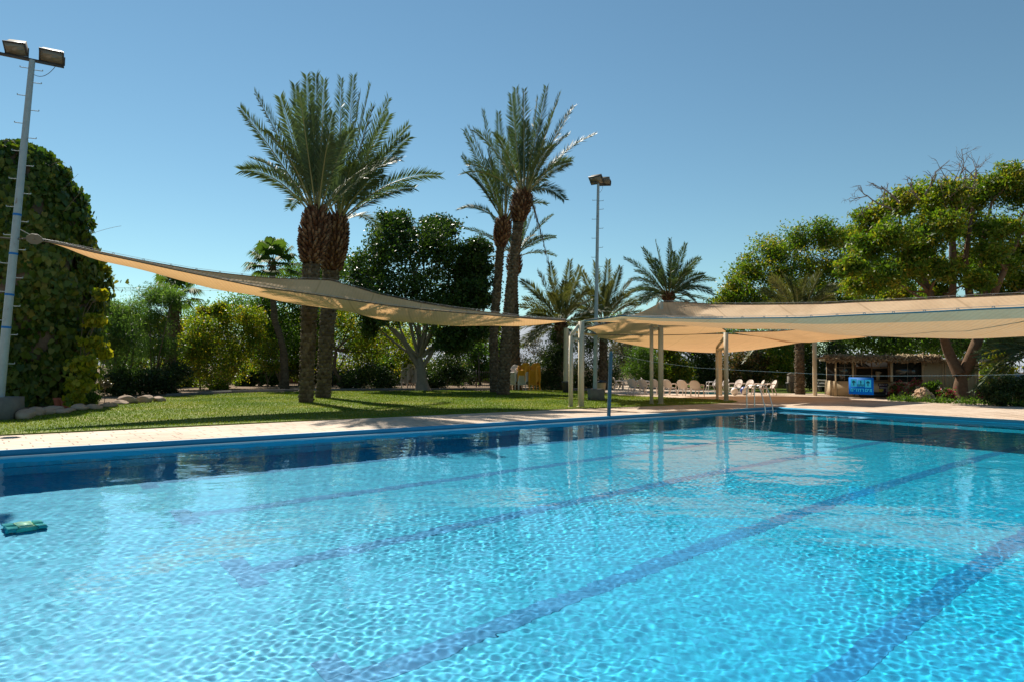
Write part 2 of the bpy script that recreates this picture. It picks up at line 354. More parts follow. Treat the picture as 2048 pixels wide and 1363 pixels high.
def flat_poly(name, pts, z, mat, edge=0.0):
    mb = MB(); p = np.array([[q[0], q[1], z] for q in pts]); mb.add(p, np.arange(len(p)))
    if edge:
        n = len(p); lo = p.copy(); lo[:, 2] -= edge; v = np.concatenate([p, lo])
        mb.add(v, [[i, i + n, (i + 1) % n + n, (i + 1) % n] for i in range(n)])
    o = mb.build(name, mat); me = o.data
    if me.polygons[0].normal.z < 0: me.flip_normals()
    o['kind'] = 'structure'; return o
lawn_px = [(-160, 877), (0, 867.5), (400, 848.8), (800, 830), (1150, 815), (1200, 814), (1327, 808.6), (1410, 805.5), (1462, 803.2), (1475, 801.6), (1462, 799.5),
           (1434, 798), (1317, 793), (1240, 789), (1208, 785), (1190, 781), (1100, 778.5), (900, 780), (600, 781.5), (460, 785.5), (330, 793), (300, 799), (190, 812), (60, 832), (-160, 852)]
lawn_pts = [G(*q, z=.03) for q in lawn_px]
flat_poly('lawn', lawn_pts, .03, M['lawn'], .034)
# soil of the planting beds: behind the lawn, and by the hut
flat_poly('bed_soil', [G(*q) for q in [(-160, 850), (60, 831), (190, 811), (300, 798), (330, 792.5), (460, 785), (600, 781), (900, 779.5), (1100, 778), (1190, 780.3), (1230, 778), (1230, 762), (600, 757), (-400, 757), (-1500, 790)]], .012, M['earth'])
flat_poly('hedge_lawn', [G(*q) for q in [(1260, 774), (1400, 777), (1490, 783), (1560, 785.5), (1640, 786), (1668, 787), (1668, 772), (1400, 768), (1260, 768)]], .02, M['lawn'])
flat_poly('flower_bed', [G(*q) for q in [(1752, 795.5), (1800, 797.5), (1843, 801), (1905, 803), (2000, 806), (2130, 811), (2300, 808), (2300, 780), (1760, 780)]], .022, M['earth'])
# children's pool beyond the chairs
kp = [G(*q) for q in [(1328, 785.5), (1400, 787.5), (1468, 788.2), (1492, 786), (1440, 783.5), (1380, 782), (1325, 783)]]
m, t, b = base_mat('wading_water'); b.inputs['Base Color'].default_value = (.05, .22, .24, 1); b.inputs['Roughness'].default_value = .06
bump(t, b, noise(t, coords(t), 6, 3), .05, .02)
flat_poly('wading_pool_water', kp, .012, m)
# low kerb at the back of the lawn
mb = MB(); kk = [G(*q) for q in [(332, 792.6), (395, 788.5), (460, 785), (600, 781), (760, 780), (900, 779.4), (1100, 778), (1188, 780.3)]]
for a, b_ in zip(kk, kk[1:]): mb.beam(a + np.array([0, .1, .06]), b_ + np.array([0, .1, .06]), .16, .16)
tag(mb.build('lawn_kerb', M['concrete'], loc=kk[3]), 'low grey kerb along the back of the lawn', 'kerb')
# hills on the horizon
rng = np.random.default_rng(5)
mb = MB(); xs = np.linspace(-5000, 5000, 160); hgt = 170 + 60 * np.sin(xs / 500) + 40 * np.sin(xs / 190 + 1) + 22 * np.sin(xs / 83) + 90 * np.exp(-((xs + 300) / 900) ** 2)
V = np.stack([np.stack([xs, np.full_like(xs, 3500 + k * 350.), hgt * q], 1) for k, q in enumerate((-.01, .45, .75, 1.0, .8))], 1)
mb.grid(V); mb.build('hills', M['hill'], smooth=True)['kind'] = 'structure'

# water: real ripples, refracting glass
def spaced(n, f):                         # fine steps at the near corner, coarser far away
    q = np.linspace(0, 1, n); w = np.cumsum(np.concatenate([[0], .5 * (f(q)[1:] + f(q)[:-1])])); return w / w[-1]
La = RO + (WO - RO) * spaced(760, lambda q: np.where(q < .70, 1.0, 1 + 5.5 * (q - .70))); La = La[::-1]
Ua = NO + (FO - NO) * spaced(1150, lambda q: np.where(q < .60, 1.0, 1 + 5.5 * (q - .60)))
A, B = np.meshgrid(La, Ua, indexing='ij'); STEP = np.maximum(np.gradient(La)[:, None], np.gradient(Ua)[None, :])
rng = np.random.default_rng(11)
def waves(n, lo, hi, amp):
    z = np.zeros_like(A)
    for k in range(n):
        lam = lo * (hi / lo) ** rng.random(); th = rng.random() * 2 * np.pi; kk = 2 * np.pi / lam
        fade = np.clip(lam / (STEP * 3.2) - .55, 0, 1)
        z += fade * amp * lam * np.sin(kk * (A * np.cos(th) + B * np.sin(th)) + rng.random() * 6.28) / math.sqrt(n)
    return z
env = .5 + .5 * np.tanh(1.6 * waves(14, 1.6, 6, .45) )
W_SMALL, W_LONG = .0043, .0017
Z = waves(64, .042, .15, W_SMALL) * (.40 + .42 * env) + waves(26, .22, 1.4, W_LONG)
V = np.empty(A.shape + (3,)); V[..., 0] = B; V[..., 1] = -A; V[..., 2] = ZW + Z
mb = MB(); mb.grid(V)
m = bpy.data.materials.new('water'); m.use_nodes = True; t = m.node_tree; t.nodes.clear()
out = t.nodes.new('ShaderNodeOutputMaterial'); gl = t.nodes.new('ShaderNodeBsdfGlass'); gl.inputs['IOR'].default_value = 1.24; gl.inputs['Roughness'].default_value = 0
gl.inputs['Color'].default_value = (.96, 1, 1, 1)
t.links.new(gl.outputs[0], out.inputs[0])
water = pool_obj('water', mb, m, smooth=True)
water.cycles.is_caustics_caster = True

# ------------------------------------------------------------------ leaves, limbs, trees
def leaf_cloud(mb, c, L, W, rng, tint, down=0.0, mat=0, shape='rhomb', facing=None, jit=.8):
    n = len(c); L = np.asarray(L) * rng.uniform(.7, 1.3, n); W = np.asarray(W) * rng.uniform(.7, 1.3, n)
    a = unit(rng.normal(size=(n, 3)) + np.array([0, 0, -down]))
    r = rng.normal(size=(n, 3)) if facing is None else facing + rng.normal(size=(n, 3)) * jit
    if facing is None: b = unit(np.cross(a, r))
    else: b = unit(np.cross(r, a)); 
    if shape == 'rhomb':
        v = np.stack([c - a * L[:, None] * .5, c + b * W[:, None] * .5 - a * L[:, None] * .05, c + a * L[:, None] * .5, c - b * W[:, None] * .5 - a * L[:, None] * .05], 1)
        k = 4
    else:                                        # heart
        o = lambda p, q: c + a * (L * p)[:, None] + b * (W * q)[:, None]
        v = np.stack([o(-.36, 0), o(-.5, .28), o(-.22, .5), o(.18, .32), o(.5, 0), o(.18, -.32), o(-.22, -.5), o(-.5, -.28)], 1); k = 8
    mb.add(v.reshape(-1, 3), np.arange(n * k).reshape(n, k), np.clip(tint, 0, 1), mat)
def clumps(center, r, rng, k, shell=.5, flat=.85):
    d = unit(rng.normal(size=(k, 3))); q = (shell + (1 - shell) * rng.random(k)) * np.where(rng.random(k) < .2, rng.random(k), 1) * np.where(rng.random(k) < .16, rng.uniform(1.05, 1.4, k), 1)
    return center + d * q[:, None] * r * np.array([1, 1, flat])
def limb(mb, a, b, r0, r1, rng, bend=.15, n=8, seg=7, up=.0):
    a, b = np.asarray(a, float), np.asarray(b, float); L = np.linalg.norm(b - a)
    off = rng.normal(size=3) * bend * L; off2 = rng.normal(size=3) * bend * L * .5
    s = np.linspace(0, 1, n)[:, None]
    p = a + (b - a) * s + off * (s * (1 - s) * 2) + off2 * np.sin(s * 2 * np.pi) * .3 + np.array([0, 0, up * L]) * (s * (1 - s) * 2)
    mb.tube(p, r0 + (r1 - r0) * s[:, 0] ** .8, seg); return p
def blob_tree(name, label, cat, base, trunk_pts, tr, blobs, leaf, mat, bark, seed, n_clump=26, n_leaf=34, group=None, shell=.5,
              down=.3, csize=.26, tint_w=.5, flat=.85, twigs=3, shape='rhomb', hubs=None, cz=.75, wood=None, parent_names=('trunk', 'crown')):
    """trunk_pts: world points of the trunk; blobs: (centre, radius)."""
    rng = np.random.default_rng(seed); th = thing(name, label, cat, base, group); th_off = base
    tb, cr = wood or MB(), MB()
    if trunk_pts is not None and len(trunk_pts):
        tp = np.array(trunk_pts, float); s = np.linspace(0, 1, len(tp)); ss = np.linspace(0, 1, 9)
        pth = np.stack([np.interp(ss, s, tp[:, i]) for i in range(3)], 1)
        tb.tube(pth, tr * (1 - .45 * ss) * (1 + .35 * np.exp(-ss * 9)), 10); top = tp[-1]
    else: top = np.asarray(base, float)
    for c, r in blobs:
        c = np.asarray(c, float)
        if tr > 0:
            lr = tr * min(.5, 1.15 / math.sqrt(len(blobs))); p0_ = top if hubs is None else hubs[np.argmin(np.linalg.norm(hubs - c, axis=1) + 1.5 * np.clip(hubs[:, 2] - c[2], 0, 9))]; p = limb(tb, p0_, c, lr, max(.015, lr * .25), rng, .13, up=.1)
        cc = clumps(c, r, rng, n_clump, shell, flat)
        if tr > 0:
            for q in cc[::max(1, len(cc) // max(1, twigs))]:
                limb(tb, p[rng.integers(4, 8)], q, max(.014, lr * .22), .006, rng, .15, 5, 5)
        base_t = rng.normal(.5, tint_w * .5, len(cc))
        pts = np.repeat(cc, n_leaf, 0) + rng.normal(size=(len(cc) * n_leaf, 3)) * r * csize * np.array([1, 1, cz])
        tint = np.repeat(base_t, n_leaf) + rng.normal(0, tint_w * .45, len(pts))
        leaf_cloud(cr, pts, leaf[0], leaf[1], rng, tint, down, 0, shape)
    if tb.v: tb.build(parent_names[0], bark, th, smooth=True)
    cr.build(parent_names[1], mat, th)
    return th
def pb(px, py, r, Y): return (P(px, py, Y), r * Y / F)
# ------------------------------------------------------------------ palms
def bez(p0, p1, p2, n):
    s = np.linspace(0, 1, n)[:, None]; return (1 - s) ** 2 * p0 + 2 * s * (1 - s) * p1 + s ** 2 * p2
def frond(mb, p0, p1, p2, rng, nl=46, ll=.5, bare=.13, lw=.034, tint=.5, vee=.25, roll=None):
    n = 14; R = bez(p0, p1, p2, n); T = unit(np.gradient(R, axis=0)); L = np.linalg.norm(np.diff(R, axis=0), axis=1).sum()
    mb.tube(R, np.linspace(.042, .007, n), 5, .5, 1, False)
    s = np.linspace(bare, 1.0, nl); idx = s * (n - 1); i = np.minimum(idx.astype(int), n - 2); f = (idx - i)[:, None]
    C = R[i] * (1 - f) + R[i + 1] * f; TT = unit(T[i] * (1 - f) + T[i + 1] * f)
    side = np.cross(TT, np.array([0, 0, 1.])); nr = np.linalg.norm(side, axis=1)
    h = p2 - p0; hz = np.array([h[1], -h[0], 0]); hz = hz / (np.linalg.norm(hz) + 1e-9)
    side = np.where(nr[:, None] > .25, side / (nr[:, None] + 1e-9), hz); 
    if roll is None: roll = rng.normal(0, .5)
    N = np.cross(side, TT); side, N = side * math.cos(roll) + N * math.sin(roll), N * math.cos(roll) - side * math.sin(roll)
    prof = np.clip((s - bare) / .15, .25, 1) * np.clip((1.06 - s) / .35, .40, 1) ** .7
    for sg in (1, -1):
        d = unit(TT * (.66 + .35 * s[:, None]) + sg * side * .80 + N * (vee + rng.normal(0, .13, (nl, 1))) + rng.normal(0, .07, (nl, 3)))
        l = ll * prof * rng.uniform(.85, 1.12, nl)
        tip = C + d * l[:, None]; tip[:, 2] -= .10 * l * rng.uniform(0, 1.6, nl)
        w = unit(np.cross(d, N + rng.normal(0, .3, (nl, 3)))) * lw * .5
        mid = C + d * (l * .35)[:, None]
        v = np.stack([C, mid + w, tip, mid - w], 1)
        mb.add(v.reshape(-1, 3), np.arange(nl * 4).reshape(nl, 4), np.clip(tint + rng.normal(0, .15, nl), 0, 1), 0)
def crown(mb, top, rng, n, L, e0, e1, droop, ll=.5, nl=46, tips=(), spread=.25, lw=.034, azr=(0, 2 * np.pi)):
    top = np.asarray(top, float); ga = 2.39996
    for k in range(n):
        q = (k + .5) / n; az = azr[0] + ((k * ga) % (2 * np.pi)) / (2 * np.pi) * (azr[1] - azr[0]); el = e1 + (e0 - e1) * q + rng.normal(0, rad(5)); l = L * rng.uniform(.82, 1.08)
        d = np.array([math.cos(az) * math.cos(el), math.sin(az) * math.cos(el), math.sin(el)]); o = np.array([math.cos(az), math.sin(az), 0])
        p0 = top + o * spread * (.3 + .7 * q) - np.array([0, 0, .35 * q])
        dr = droop * (.35 + .9 * q) * rng.uniform(.7, 1.3)
        p2 = p0 + d * l - np.array([0, 0, dr * l]) + o * .04 * l
        frond(mb, p0, p0 + d * l * .55 + np.array([0, 0, .06 * l]), p2, rng, nl, ll, .15, lw, rng.uniform(.2, .8))
    for tip, up in tips:
        tip = np.asarray(tip, float); h = tip - top; l = np.linalg.norm(h); o = unit(np.array([h[0], h[1], 0])) 
        p0 = top + o * spread * .8 - np.array([0, 0, .15])
        frond(mb, p0, p0 + h * .5 + np.array([0, 0, up * l]), tip, rng, nl, ll, .15, lw, rng.uniform(.2, .8), .25, rng.choice([-1, 1]) * rng.uniform(.5, .95))
def palm_trunk(mb, pts, r0, r1, rng, pitch=.17, cols=7, rough=.19, flare=.25):
    pts = np.array(pts, float); L = np.linalg.norm(np.diff(pts, axis=0), axis=1).sum(); nz = max(12, int(L / .045)); seg = cols * 4
    q = np.linspace(0, 1, len(pts)); s = np.linspace(0, 1, nz); C = np.stack([np.interp(s, q, pts[:, i]) for i in range(3)], 1)
    for i in range(3): C[:, i] = np.convolve(np.pad(C[:, i], 6, 'edge'), np.ones(13) / 13, 'valid')
    C[0, 2] = pts[0, 2]
    z = s * L; v = z / pitch; row = np.floor(v); f = v - row
    th = np.arange(seg) * 2 * np.pi / seg
    ph = th[None] * cols / (2 * np.pi) + .5 * row[:, None]; fr = ph - np.floor(ph)
    dia = np.clip(1 - np.abs(fr - .5) * 2, 0, 1)
    R = (r0 + (r1 - r0) * s + r0 * flare * np.exp(-z / .35))[:, None] * (1 + rough * (f[:, None] ** 1.3) * (.25 + dia) - rough * .5)
    V = np.stack([C[:, None, 0] + R * np.cos(th), C[:, None, 1] + R * np.sin(th), np.broadcast_to(C[:, None, 2], R.shape)], -1)
    idx = np.arange(nz * seg).reshape(nz, seg); nx = np.roll(idx, -1, 1)
    fc = np.stack([idx[:-1], nx[:-1], nx[1:], idx[1:]], -1).reshape(-1, 4)
    R *= 1 + .05 * ((np.sin(row[:, None] * 31.7 + np.floor(ph) * 17.3) * 9631.7) % 1.0 - .5) + .03 * np.sin(z[:, None] * 1.7 + 2 * th[None])
    V = np.stack([C[:, None, 0] + R * np.cos(th), C[:, None, 1] + R * np.sin(th), np.broadcast_to(C[:, None, 2], R.shape)], -1)
    hs = (np.sin(row[:-1, None] * 12.9898 + np.floor(ph[:-1]) * 78.233) * 43758.5453) % 1.0
    mb.add(V.reshape(-1, 3), fc, np.clip(.15 + .45 * hs + .4 * f[:-1, None] * dia[:-1], 0, 1).ravel())
def stubs(mb, c0, c1, prof, rng, n=150, size=(.10, .05, .24)):
    c0, c1 = np.asarray(c0, float), np.asarray(c1, float)
    for k in range(n):
        q = (k + .5) / n; az = k * 2.39996 + rng.normal(0, .1); r = np.interp(q, [0, .15, .35, .6, .85, 1], prof)
        o = np.array([math.cos(az), math.sin(az), 0]); c = c0 + (c1 - c0) * q + o * r
        up = .5 + 1.3 * q; z = unit(o * .8 + np.array([0, 0, up])); x = np.array([-o[1], o[0], 0]); y = np.cross(z, x)
        sc = rng.uniform(.8, 1.25)
        mb.box(c, (size[0] * sc, size[1] * sc, size[2] * sc), np.stack([x, y, z], 1), rng.random(), 0, .7)
def date_palm(name, label, base, neck, top, r0, r1, bulb, seed, n, L, e, droop, ll, tips=(), group=None, nl=46, mid=None, mat='frond', stub_n=150, pitch=.17, lw=.055, ssz=(.11, .055, .26), flare=.25):
    """base, neck (under the bulb), top: world points; bulb = bulge radii."""
    rng = np.random.default_rng(seed); th = thing(name, label, 'palm tree', base, group)
    mb = MB(); palm_trunk(mb, [base] + (mid or []) + [neck], r0, r1, rng, pitch, flare=flare)
    pts_ = [np.asarray(q_, float) for q_ in [base] + (mid or []) + [neck]]
    for k_, (q0, q1) in enumerate(zip(pts_, pts_[1:])):
        a0, a1 = r0 + (r1 - r0) * k_ / (len(pts_) - 1), r0 + (r1 - r0) * (k_ + 1) / (len(pts_) - 1); nn = int(np.linalg.norm(q1 - q0) * 34)
        stubs(mb, q0 + (q1 - q0) * .03, q1, [a0 * .96] * 2 + [(a0 + a1) * .48] * 2 + [a1 * .98] * 2, rng, nn, (.13, .05, .17))
    mb.build('trunk', M['palm_trunk'], th)
    mb = MB(); c0, c1 = np.asarray(neck, float), np.asarray(top, float)
    q = np.linspace(0, 1, 12)[:, None]; mb.tube(c0 + (c1 - c0) * q, np.interp(q[:, 0], [0, .15, .35, .6, .85, 1], bulb) * .9, 14, .15)
    stubs(mb, c0, c1, bulb, rng, stub_n, ssz); mb.build('leaf_base_bulb', M['stub'], th)
    mb = MB(); crown(mb, c1 - np.array([0, 0, .1]), rng, n, L, rad(e[0]), rad(e[1]), droop, ll, nl, tips, bulb[-1] * .7, lw)
    mb.build('crown', [M[mat], M['petiole']], th); return th
def fan_palm(name, label, base, mids, top, r0, r1, seed, n, L, skirt=0, group=None, skirt_pts=None):
    rng = np.random.default_rng(seed); th = thing(name, label, 'palm tree', base, group)
    mb = MB(); palm_trunk(mb, [base] + mids + [top], r0, r1, rng, .09, 6, .07); mb.build('trunk', M['palm_trunk'], th)
    mb = MB(); top = np.asarray(top, float)
    def fan(p0, d, l, fr, tint, mat):
        p1 = p0 + d * l; mb.tube(bez(p0, p0 + d * l * .6, p1, 5), [.03, .025, .02, .016, .012], 4, .5, 1, False)
        s = np.cross(d, [0, 0, 1.]); s = unit(s) if np.linalg.norm(s) > .1 else np.array([1., 0, 0]); nrm = np.cross(s, d)
        k = 26; a = np.linspace(-1.9, 1.9, k)
        dv = np.cos(a)[:, None] * d + np.sin(a)[:, None] * s; dv = unit(dv + nrm * .12)
        ln = fr * (1 - .22 * np.abs(a) / 1.9) * rng.uniform(.9, 1.1, k)
        midp = p1 + dv * (ln * .6)[:, None]; tip = midp + dv * (ln * .34)[:, None]; tip[:, 2] -= ln * .42
        w = np.cross(dv, nrm) * (.05 * fr)
        v = np.stack([np.broadcast_to(p1, midp.shape), midp + w, tip, midp - w], 1)
        mb.add(v.reshape(-1, 3), np.arange(k * 4).reshape(k, 4), np.clip(tint + rng.normal(0, .15, k), 0, 1), mat)
    for k in range(n):
        q = (k + .5) / n; az = k * 2.4; el = rad(85 - 110 * q); d = np.array([math.cos(az) * math.cos(el), math.sin(az) * math.cos(el), math.sin(el)])
        fan(top + np.array([0, 0, -.2 * q]), d, L * rng.uniform(.8, 1.1), L * .95, rng.random(), 0)
    mb.build('crown', [M['fan'], M['petiole']], th)
    if skirt:
        mb = MB()
        for k in range(skirt):
            q = rng.random(); c = np.asarray(skirt_pts[0]) * (1 - q) + np.asarray(skirt_pts[1]) * q; az = rng.random() * 6.28
            o = np.array([math.cos(az), math.sin(az), 0]); z = unit(o * .5 + np.array([0, 0, -1])); x = np.array([-o[1], o[0], 0])
            mb.box(c + o * .2 * (1.4 - q * .4), (.14, .03, .5), np.stack([x, np.cross(z, x), z], 1), rng.random(), 0, .5)
        mb.build('dead_skirt', M['deadfan'], th)
    return th
# ================================================================== THINGS
# ------------------------------------------------------------------ tall date palms on the lawn
b1 = G(612, 805); Y1 = b1[1]
T1 = [(482, 219, -.5, .10), (511, 189, 1.0, .10), (561, 197, -1.6, .08), (590, 172, .5, .07), (614, 154, -.7, .06), (632, 152, 1.2, .06), (649, 164, -1.2, .07), (575, 215, 1.8, .08), (600, 190, -2, .06)]
date_palm('date_palm', 'tallest stout date palm on the lawn, left of its close pair', b1, P(623, 526, Y1 + .2), P(635, 416, Y1 + .3), .26, .35,
          (.37, .46, .57, .58, .50, .30), 1, 15, 4.5, (34, 84), .26, .72, [(P(x, y, Y1 + d), u) for x, y, d, u in T1], 'pair of stout date palms on the lawn', 84, [P(617, 660, Y1 + .1)], stub_n=330)
b2 = G(646, 795.5); Y2 = b2[1]
T2 = [(683, 160, -.6, .06), (707, 155, .8, .06), (740, 174, -1.2, .08), (777, 199, .8, .10), (777, 231, -1.5, .12), (815, 253, .5, .14), (818, 275, -.8, .18), (764, 349, -1.6, .24), (878, 352, -.4, .27), (720, 190, 1.6, .06), (745, 215, -2, .08)]
date_palm('date_palm', 'stout date palm just behind and right of the tallest palm, its longest frond arching right', b2, P(663, 540, Y2 + .2), P(676, 430, Y2 + .3), .31, .38,
          (.41, .50, .60, .60, .50, .30), 2, 13, 4.7, (34, 84), .26, .74, [(P(x, y, Y2 + d), u) for x, y, d, u in T2], 'pair of stout date palms on the lawn', 84, [P(654, 660, Y2 + .1)], stub_n=330)
b3 = G(990, 784.5); Y3 = b3[1]
T3 = [(929, 262, -.8, .12), (925, 313, .5, .14), (937, 349, -1, .2), (937, 255, 1.4, .2), (966, 222, -.5, .1), (997, 227, .8, .08), (975, 300, -2, .1), (1020, 260, 1, .06)]
date_palm('date_palm', 'slender date palm behind the taller one, lower crown leaning left, right of the dark tree', b3, P(1001, 494, Y3), P(1009, 434, Y3), .27, .23,
          (.24, .34, .46, .48, .44, .25), 3, 11, 4.3, (30, 84), .26, .66, [(P(x, y, Y3 + d), u) for x, y, d, u in T3], 'slender date palms by the stacked chairs', 74, [P(987, 672, Y3), P(997, 545, Y3)], stub_n=190)
b4 = G(1006, 789.5); Y4 = b4[1]
T4 = [(1023, 191, -.6, .06), (1032, 179, .9, .05), (1048, 182, -1, .05), (1093, 176, .5, .07), (1119, 190, -.8, .09), (1146, 215, .8, .12), (1188, 270, -.4, .22), (1139, 326, .5, .24), (1128, 400, -1.2, .38), (1105, 230, -2, .08), (1075, 200, 1.5, .05)]
p4 = date_palm('date_palm', 'slender date palm with the higher crown and a hanging dead frond', b4, P(1037, 444, Y4 + .2), P(1048, 381, Y4 + .2), .32, .27,
          (.28, .38, .52, .54, .48, .26), 4, 13, 4.5, (32, 84), .26, .68, [(P(x, y, Y4 + d), u) for x, y, d, u in T4], 'slender date palms by the stacked chairs', 74, [P(1013, 672, Y4), P(1025, 545, Y4 + .1)], stub_n=190)
mb = MB(); rng = np.random.default_rng(44); pq = bez(P(1062, 400, Y4 - .3), P(1072, 425, Y4 - .5), P(1095, 518, Y4 - .6), 12); mb.tube(pq, np.linspace(.05, .01, 12), 5)
for k in range(60):
    c = pq[1 + k % 11] + rng.normal(0, .04, 3); mb.box(c, (.02, .02, .45), None, rng.random(), 0, .2)
mb.build('dead_frond', M['deadfan'], p4)
b5 = G(1030, 779); Y5 = b5[1]
T5 = [(931, 457, 0, .2), (982, 430, .5, .14), (1105, 430, 0, .18), (1110, 474, -.5, .26), (1071, 416, .8, .1), (1010, 430, 1, .1), (1050, 440, -1, .1)]
date_palm('date_palm', 'short crowned date palm partly hidden behind the two slender palms, fruit stalks at its neck', b5, P(1027, 552, Y5), P(1030, 503, Y5), .42, .28,
          (.30, .42, .5, .5, .42, .24), 5, 10, 2.9, (5, 80), .25, .42, [(P(x, y, Y5 + d), u) for x, y, d, u in T5], None, 60, None, stub_n=120, pitch=.22, lw=.05)
# ------------------------------------------------------------------ lower date palms in the middle
def low_palm(label, bx, by, top, Y, r0, tips, seed, n, L, mat='frond_gold', e=(-10, 80), droop=.35, bare=None):
    base = G(bx, by); base = np.array([base[0], Y, 0]) if bare is None else base
    tp = P(top[0], top[1], Y); tp0 = tp - np.array([0, 0, .7])
    return date_palm('date_palm', label, base, tp0, tp, r0, r0 * .95, tuple(r0 * k for k in (1.0, 1.15, 1.3, 1.3, 1.15, .7)), seed, int(n * 1.5), L, e, droop, .68,
                     [(P(x, y, Y + d), u) for x, y, d, u in tips], 'lower date palms behind the frames', 66, None, mat, 90, lw=.06)
x6 = P(1118, 776, 46)
low_palm('olive date palm with drooping fronds directly behind the beige pillar', 1116, 777, (1122, 642), 46, .3,
         [(1040, 612, 0, .22), (1043, 562, -1, .22), (1076, 543, .8, .16), (1100, 527, -.5, .1), (1140, 523, .5, .08), (1160, 535, -1, .1), (1175, 575, .8, .2), (1045, 645, -1.2, .3), (1052, 690, -.5, .42), (1068, 590, -2, .2), (1190, 640, 0, .3)], 6, 16, 3.6)
low_palm('olive date palm rising directly behind the second floodlight mast', 1205, 777, (1207, 640), 49, .3,
         [(1165, 545, -.8, .14), (1190, 525, .5, .1), (1216, 522, -.5, .1), (1241, 535, .8, .14), (1262, 562, -.6, .2), (1272, 604, .4, .3), (1150, 590, .5, .25), (1160, 640, -1, .35), (1225, 560, -1.5, .1)], 7, 16, 3.8)
low_palm('dark date palm with a wide star shaped crown above the big sail', 1336, 775, (1337, 585), 54, .36,
         [(1250, 517, 0, .18), (1262, 560, -1, .26), (1240, 595, .5, .34), (1286, 497, .8, .14), (1311, 483, -.5, .1), (1341, 479, .5, .06), (1371, 489, -.8, .1), (1401, 518, .5, .16), (1428, 560, 0, .26), (1427, 590, -.8, .36), (1392, 606, -1.5, .4), (1280, 606, -1.2, .4), (1300, 540, -2, .1), (1370, 540, -2, .1)], 8, 18, 3.9, 'frond')
b9 = G(1600, 787.5); Y9 = b9[1]
low_palm('date palm with a rough brown trunk between the steel frame and the thatched hut', 1600, 787.5, (1598, 632), Y9, .27,
         [(1523, 578, 0, .2), (1543, 553, -.8, .16), (1578, 560, .6, .12), (1640, 545, -.6, .14), (1682, 572, .4, .22), (1668, 600, -.8, .3), (1550, 600, .6, .3), (1615, 560, 1, .1), (1520, 610, .5, .3)], 9, 16, 3.2, 'frond_gold', (0, 80), .35)
low_palm('dark date palm with low fronds arching in from the right edge of the photo', 2075, 806, (2085, 690), 33, .3,
         [(1955, 715, 0, .2), (1966, 762, -1, .3), (1975, 688, .6, .18), (2000, 650, -.6, .16), (1990, 790, -1.5, .3), (2040, 640, .5, .1)], 10, 12, 3.0, 'frond', (-15, 70), .4)
# ------------------------------------------------------------------ fan palms
bf = P(338, 790, 38.5); bf[2] = 0
fan_palm('fan_palm', 'fan palm with a thick skirt of dead leaves, below the long shade sail', bf, [P(342, 700, 38.5), P(347, 640, 38.5)], P(350, 588, 38.5), .3, .26, 21, 20, 1.0, 70, None, [P(350, 600, 38.5), P(352, 660, 38.5)])
bf = P(570, 780, 43.5); bf[2] = 0
fan_palm('fan_palm', 'fan palm with a kinked trunk and small round crown above the shade sail', bf, [P(568, 705, 43.5), P(560, 672, 43.5), P(549, 640, 43.5), P(546, 590, 43.5)], P(545, 528, 43.5), .25, .18, 22, 24, 1.15, 26, None, [P(545, 525, 43.5), P(545, 545, 43.5)])
# ------------------------------------------------------------------ dark ficus and its neighbours
bF = P(845, 781, 43); bF[2] = 0
blobs = [pb(*q) for q in [(790, 480, 52, 43), (868, 485, 55, 42), (740, 535, 50, 43), (820, 540, 70, 42), (905, 535, 62, 43.5), (950, 540, 42, 43), (720, 590, 45, 42.5), (780, 600, 60, 41.5), (860, 605, 60, 42), (930, 600, 50, 42), (790, 450, 35, 44), (880, 455, 36, 44), (955, 500, 32, 43), (960, 590, 36, 42), (940, 660, 40, 42), (900, 675, 36, 42), (740, 640, 34, 43.5)]]
th = blob_tree('ficus_tree', 'big dense dark green tree with a pale forked trunk, behind the shade sail', 'tree', bF,
               [bF, P(842, 745, 43), P(838, 715, 43)], .42, blobs, (.20, .12), M['ficus'], M['bark_grey'], 31, 58, 62, None, .5, .2, .20, .5, .9, 2, cz=.65)
rng = np.random.default_rng(77); mb = MB()
limb(mb, P(838, 735, 43), P(780, 655, 42), .2, .1, rng, .08, 8, 8, -.05); limb(mb, P(840, 722, 43), P(838, 650, 43), .2, .12, rng, .05, 8, 8); limb(mb, P(842, 735, 43), P(880, 665, 42.5), .18, .09, rng, .08, 8, 8, -.05)
mb.build('branch', M['bark_grey'], th, smooth=True)
bL = P(690, 780, 45); bL[2] = 0
blob_tree('shade_tree', 'light green tree with thin reddish forking branches between the palm pair and dark tree', 'tree', bL,
          [bL, P(668, 735, 45), P(672, 700, 45)], .17, [pb(*q) for q in [(700, 650, 45, 45), (750, 665, 42, 45), (670, 620, 40, 46), (730, 700, 34, 45), (790, 680, 40, 46), (640, 690, 30, 46), (810, 720, 30, 46)]],
          (.16, .10), M['yellowgreen'], M['bark_red'], 32, 40, 34, None, .4, .3, .30, .4, .85, 3)
def bush(name, label, cat, px, py, Y, blobs, leaf, mat, seed, nc=24, nl=30, tr=.05, group=None, bark='bark', **k):
    b = P(px, py, Y); b[2] = 0; nc = int(nc * 1.45); nl = int(nl * 1.3); leaf = (leaf[0] * 1.05, leaf[1] * 1.15)
    return blob_tree(name, label, cat, b, [b, b + np.array([0, 0, .35])], tr, [pb(x, y, r, yy) for x, y, r, yy in blobs], leaf, M[mat], M[bark], seed, nc, nl, group, **k)
bush('dark_bush', 'dark rounded bush at the foot of the palm pair, left of the pale forked trunk', 'bush', 730, 780, 45, [(715, 755, 30, 45), (745, 745, 32, 45), (768, 760, 26, 45), (700, 770, 20, 45)], (.13, .07), 'darkbush', 33, 30, 40)
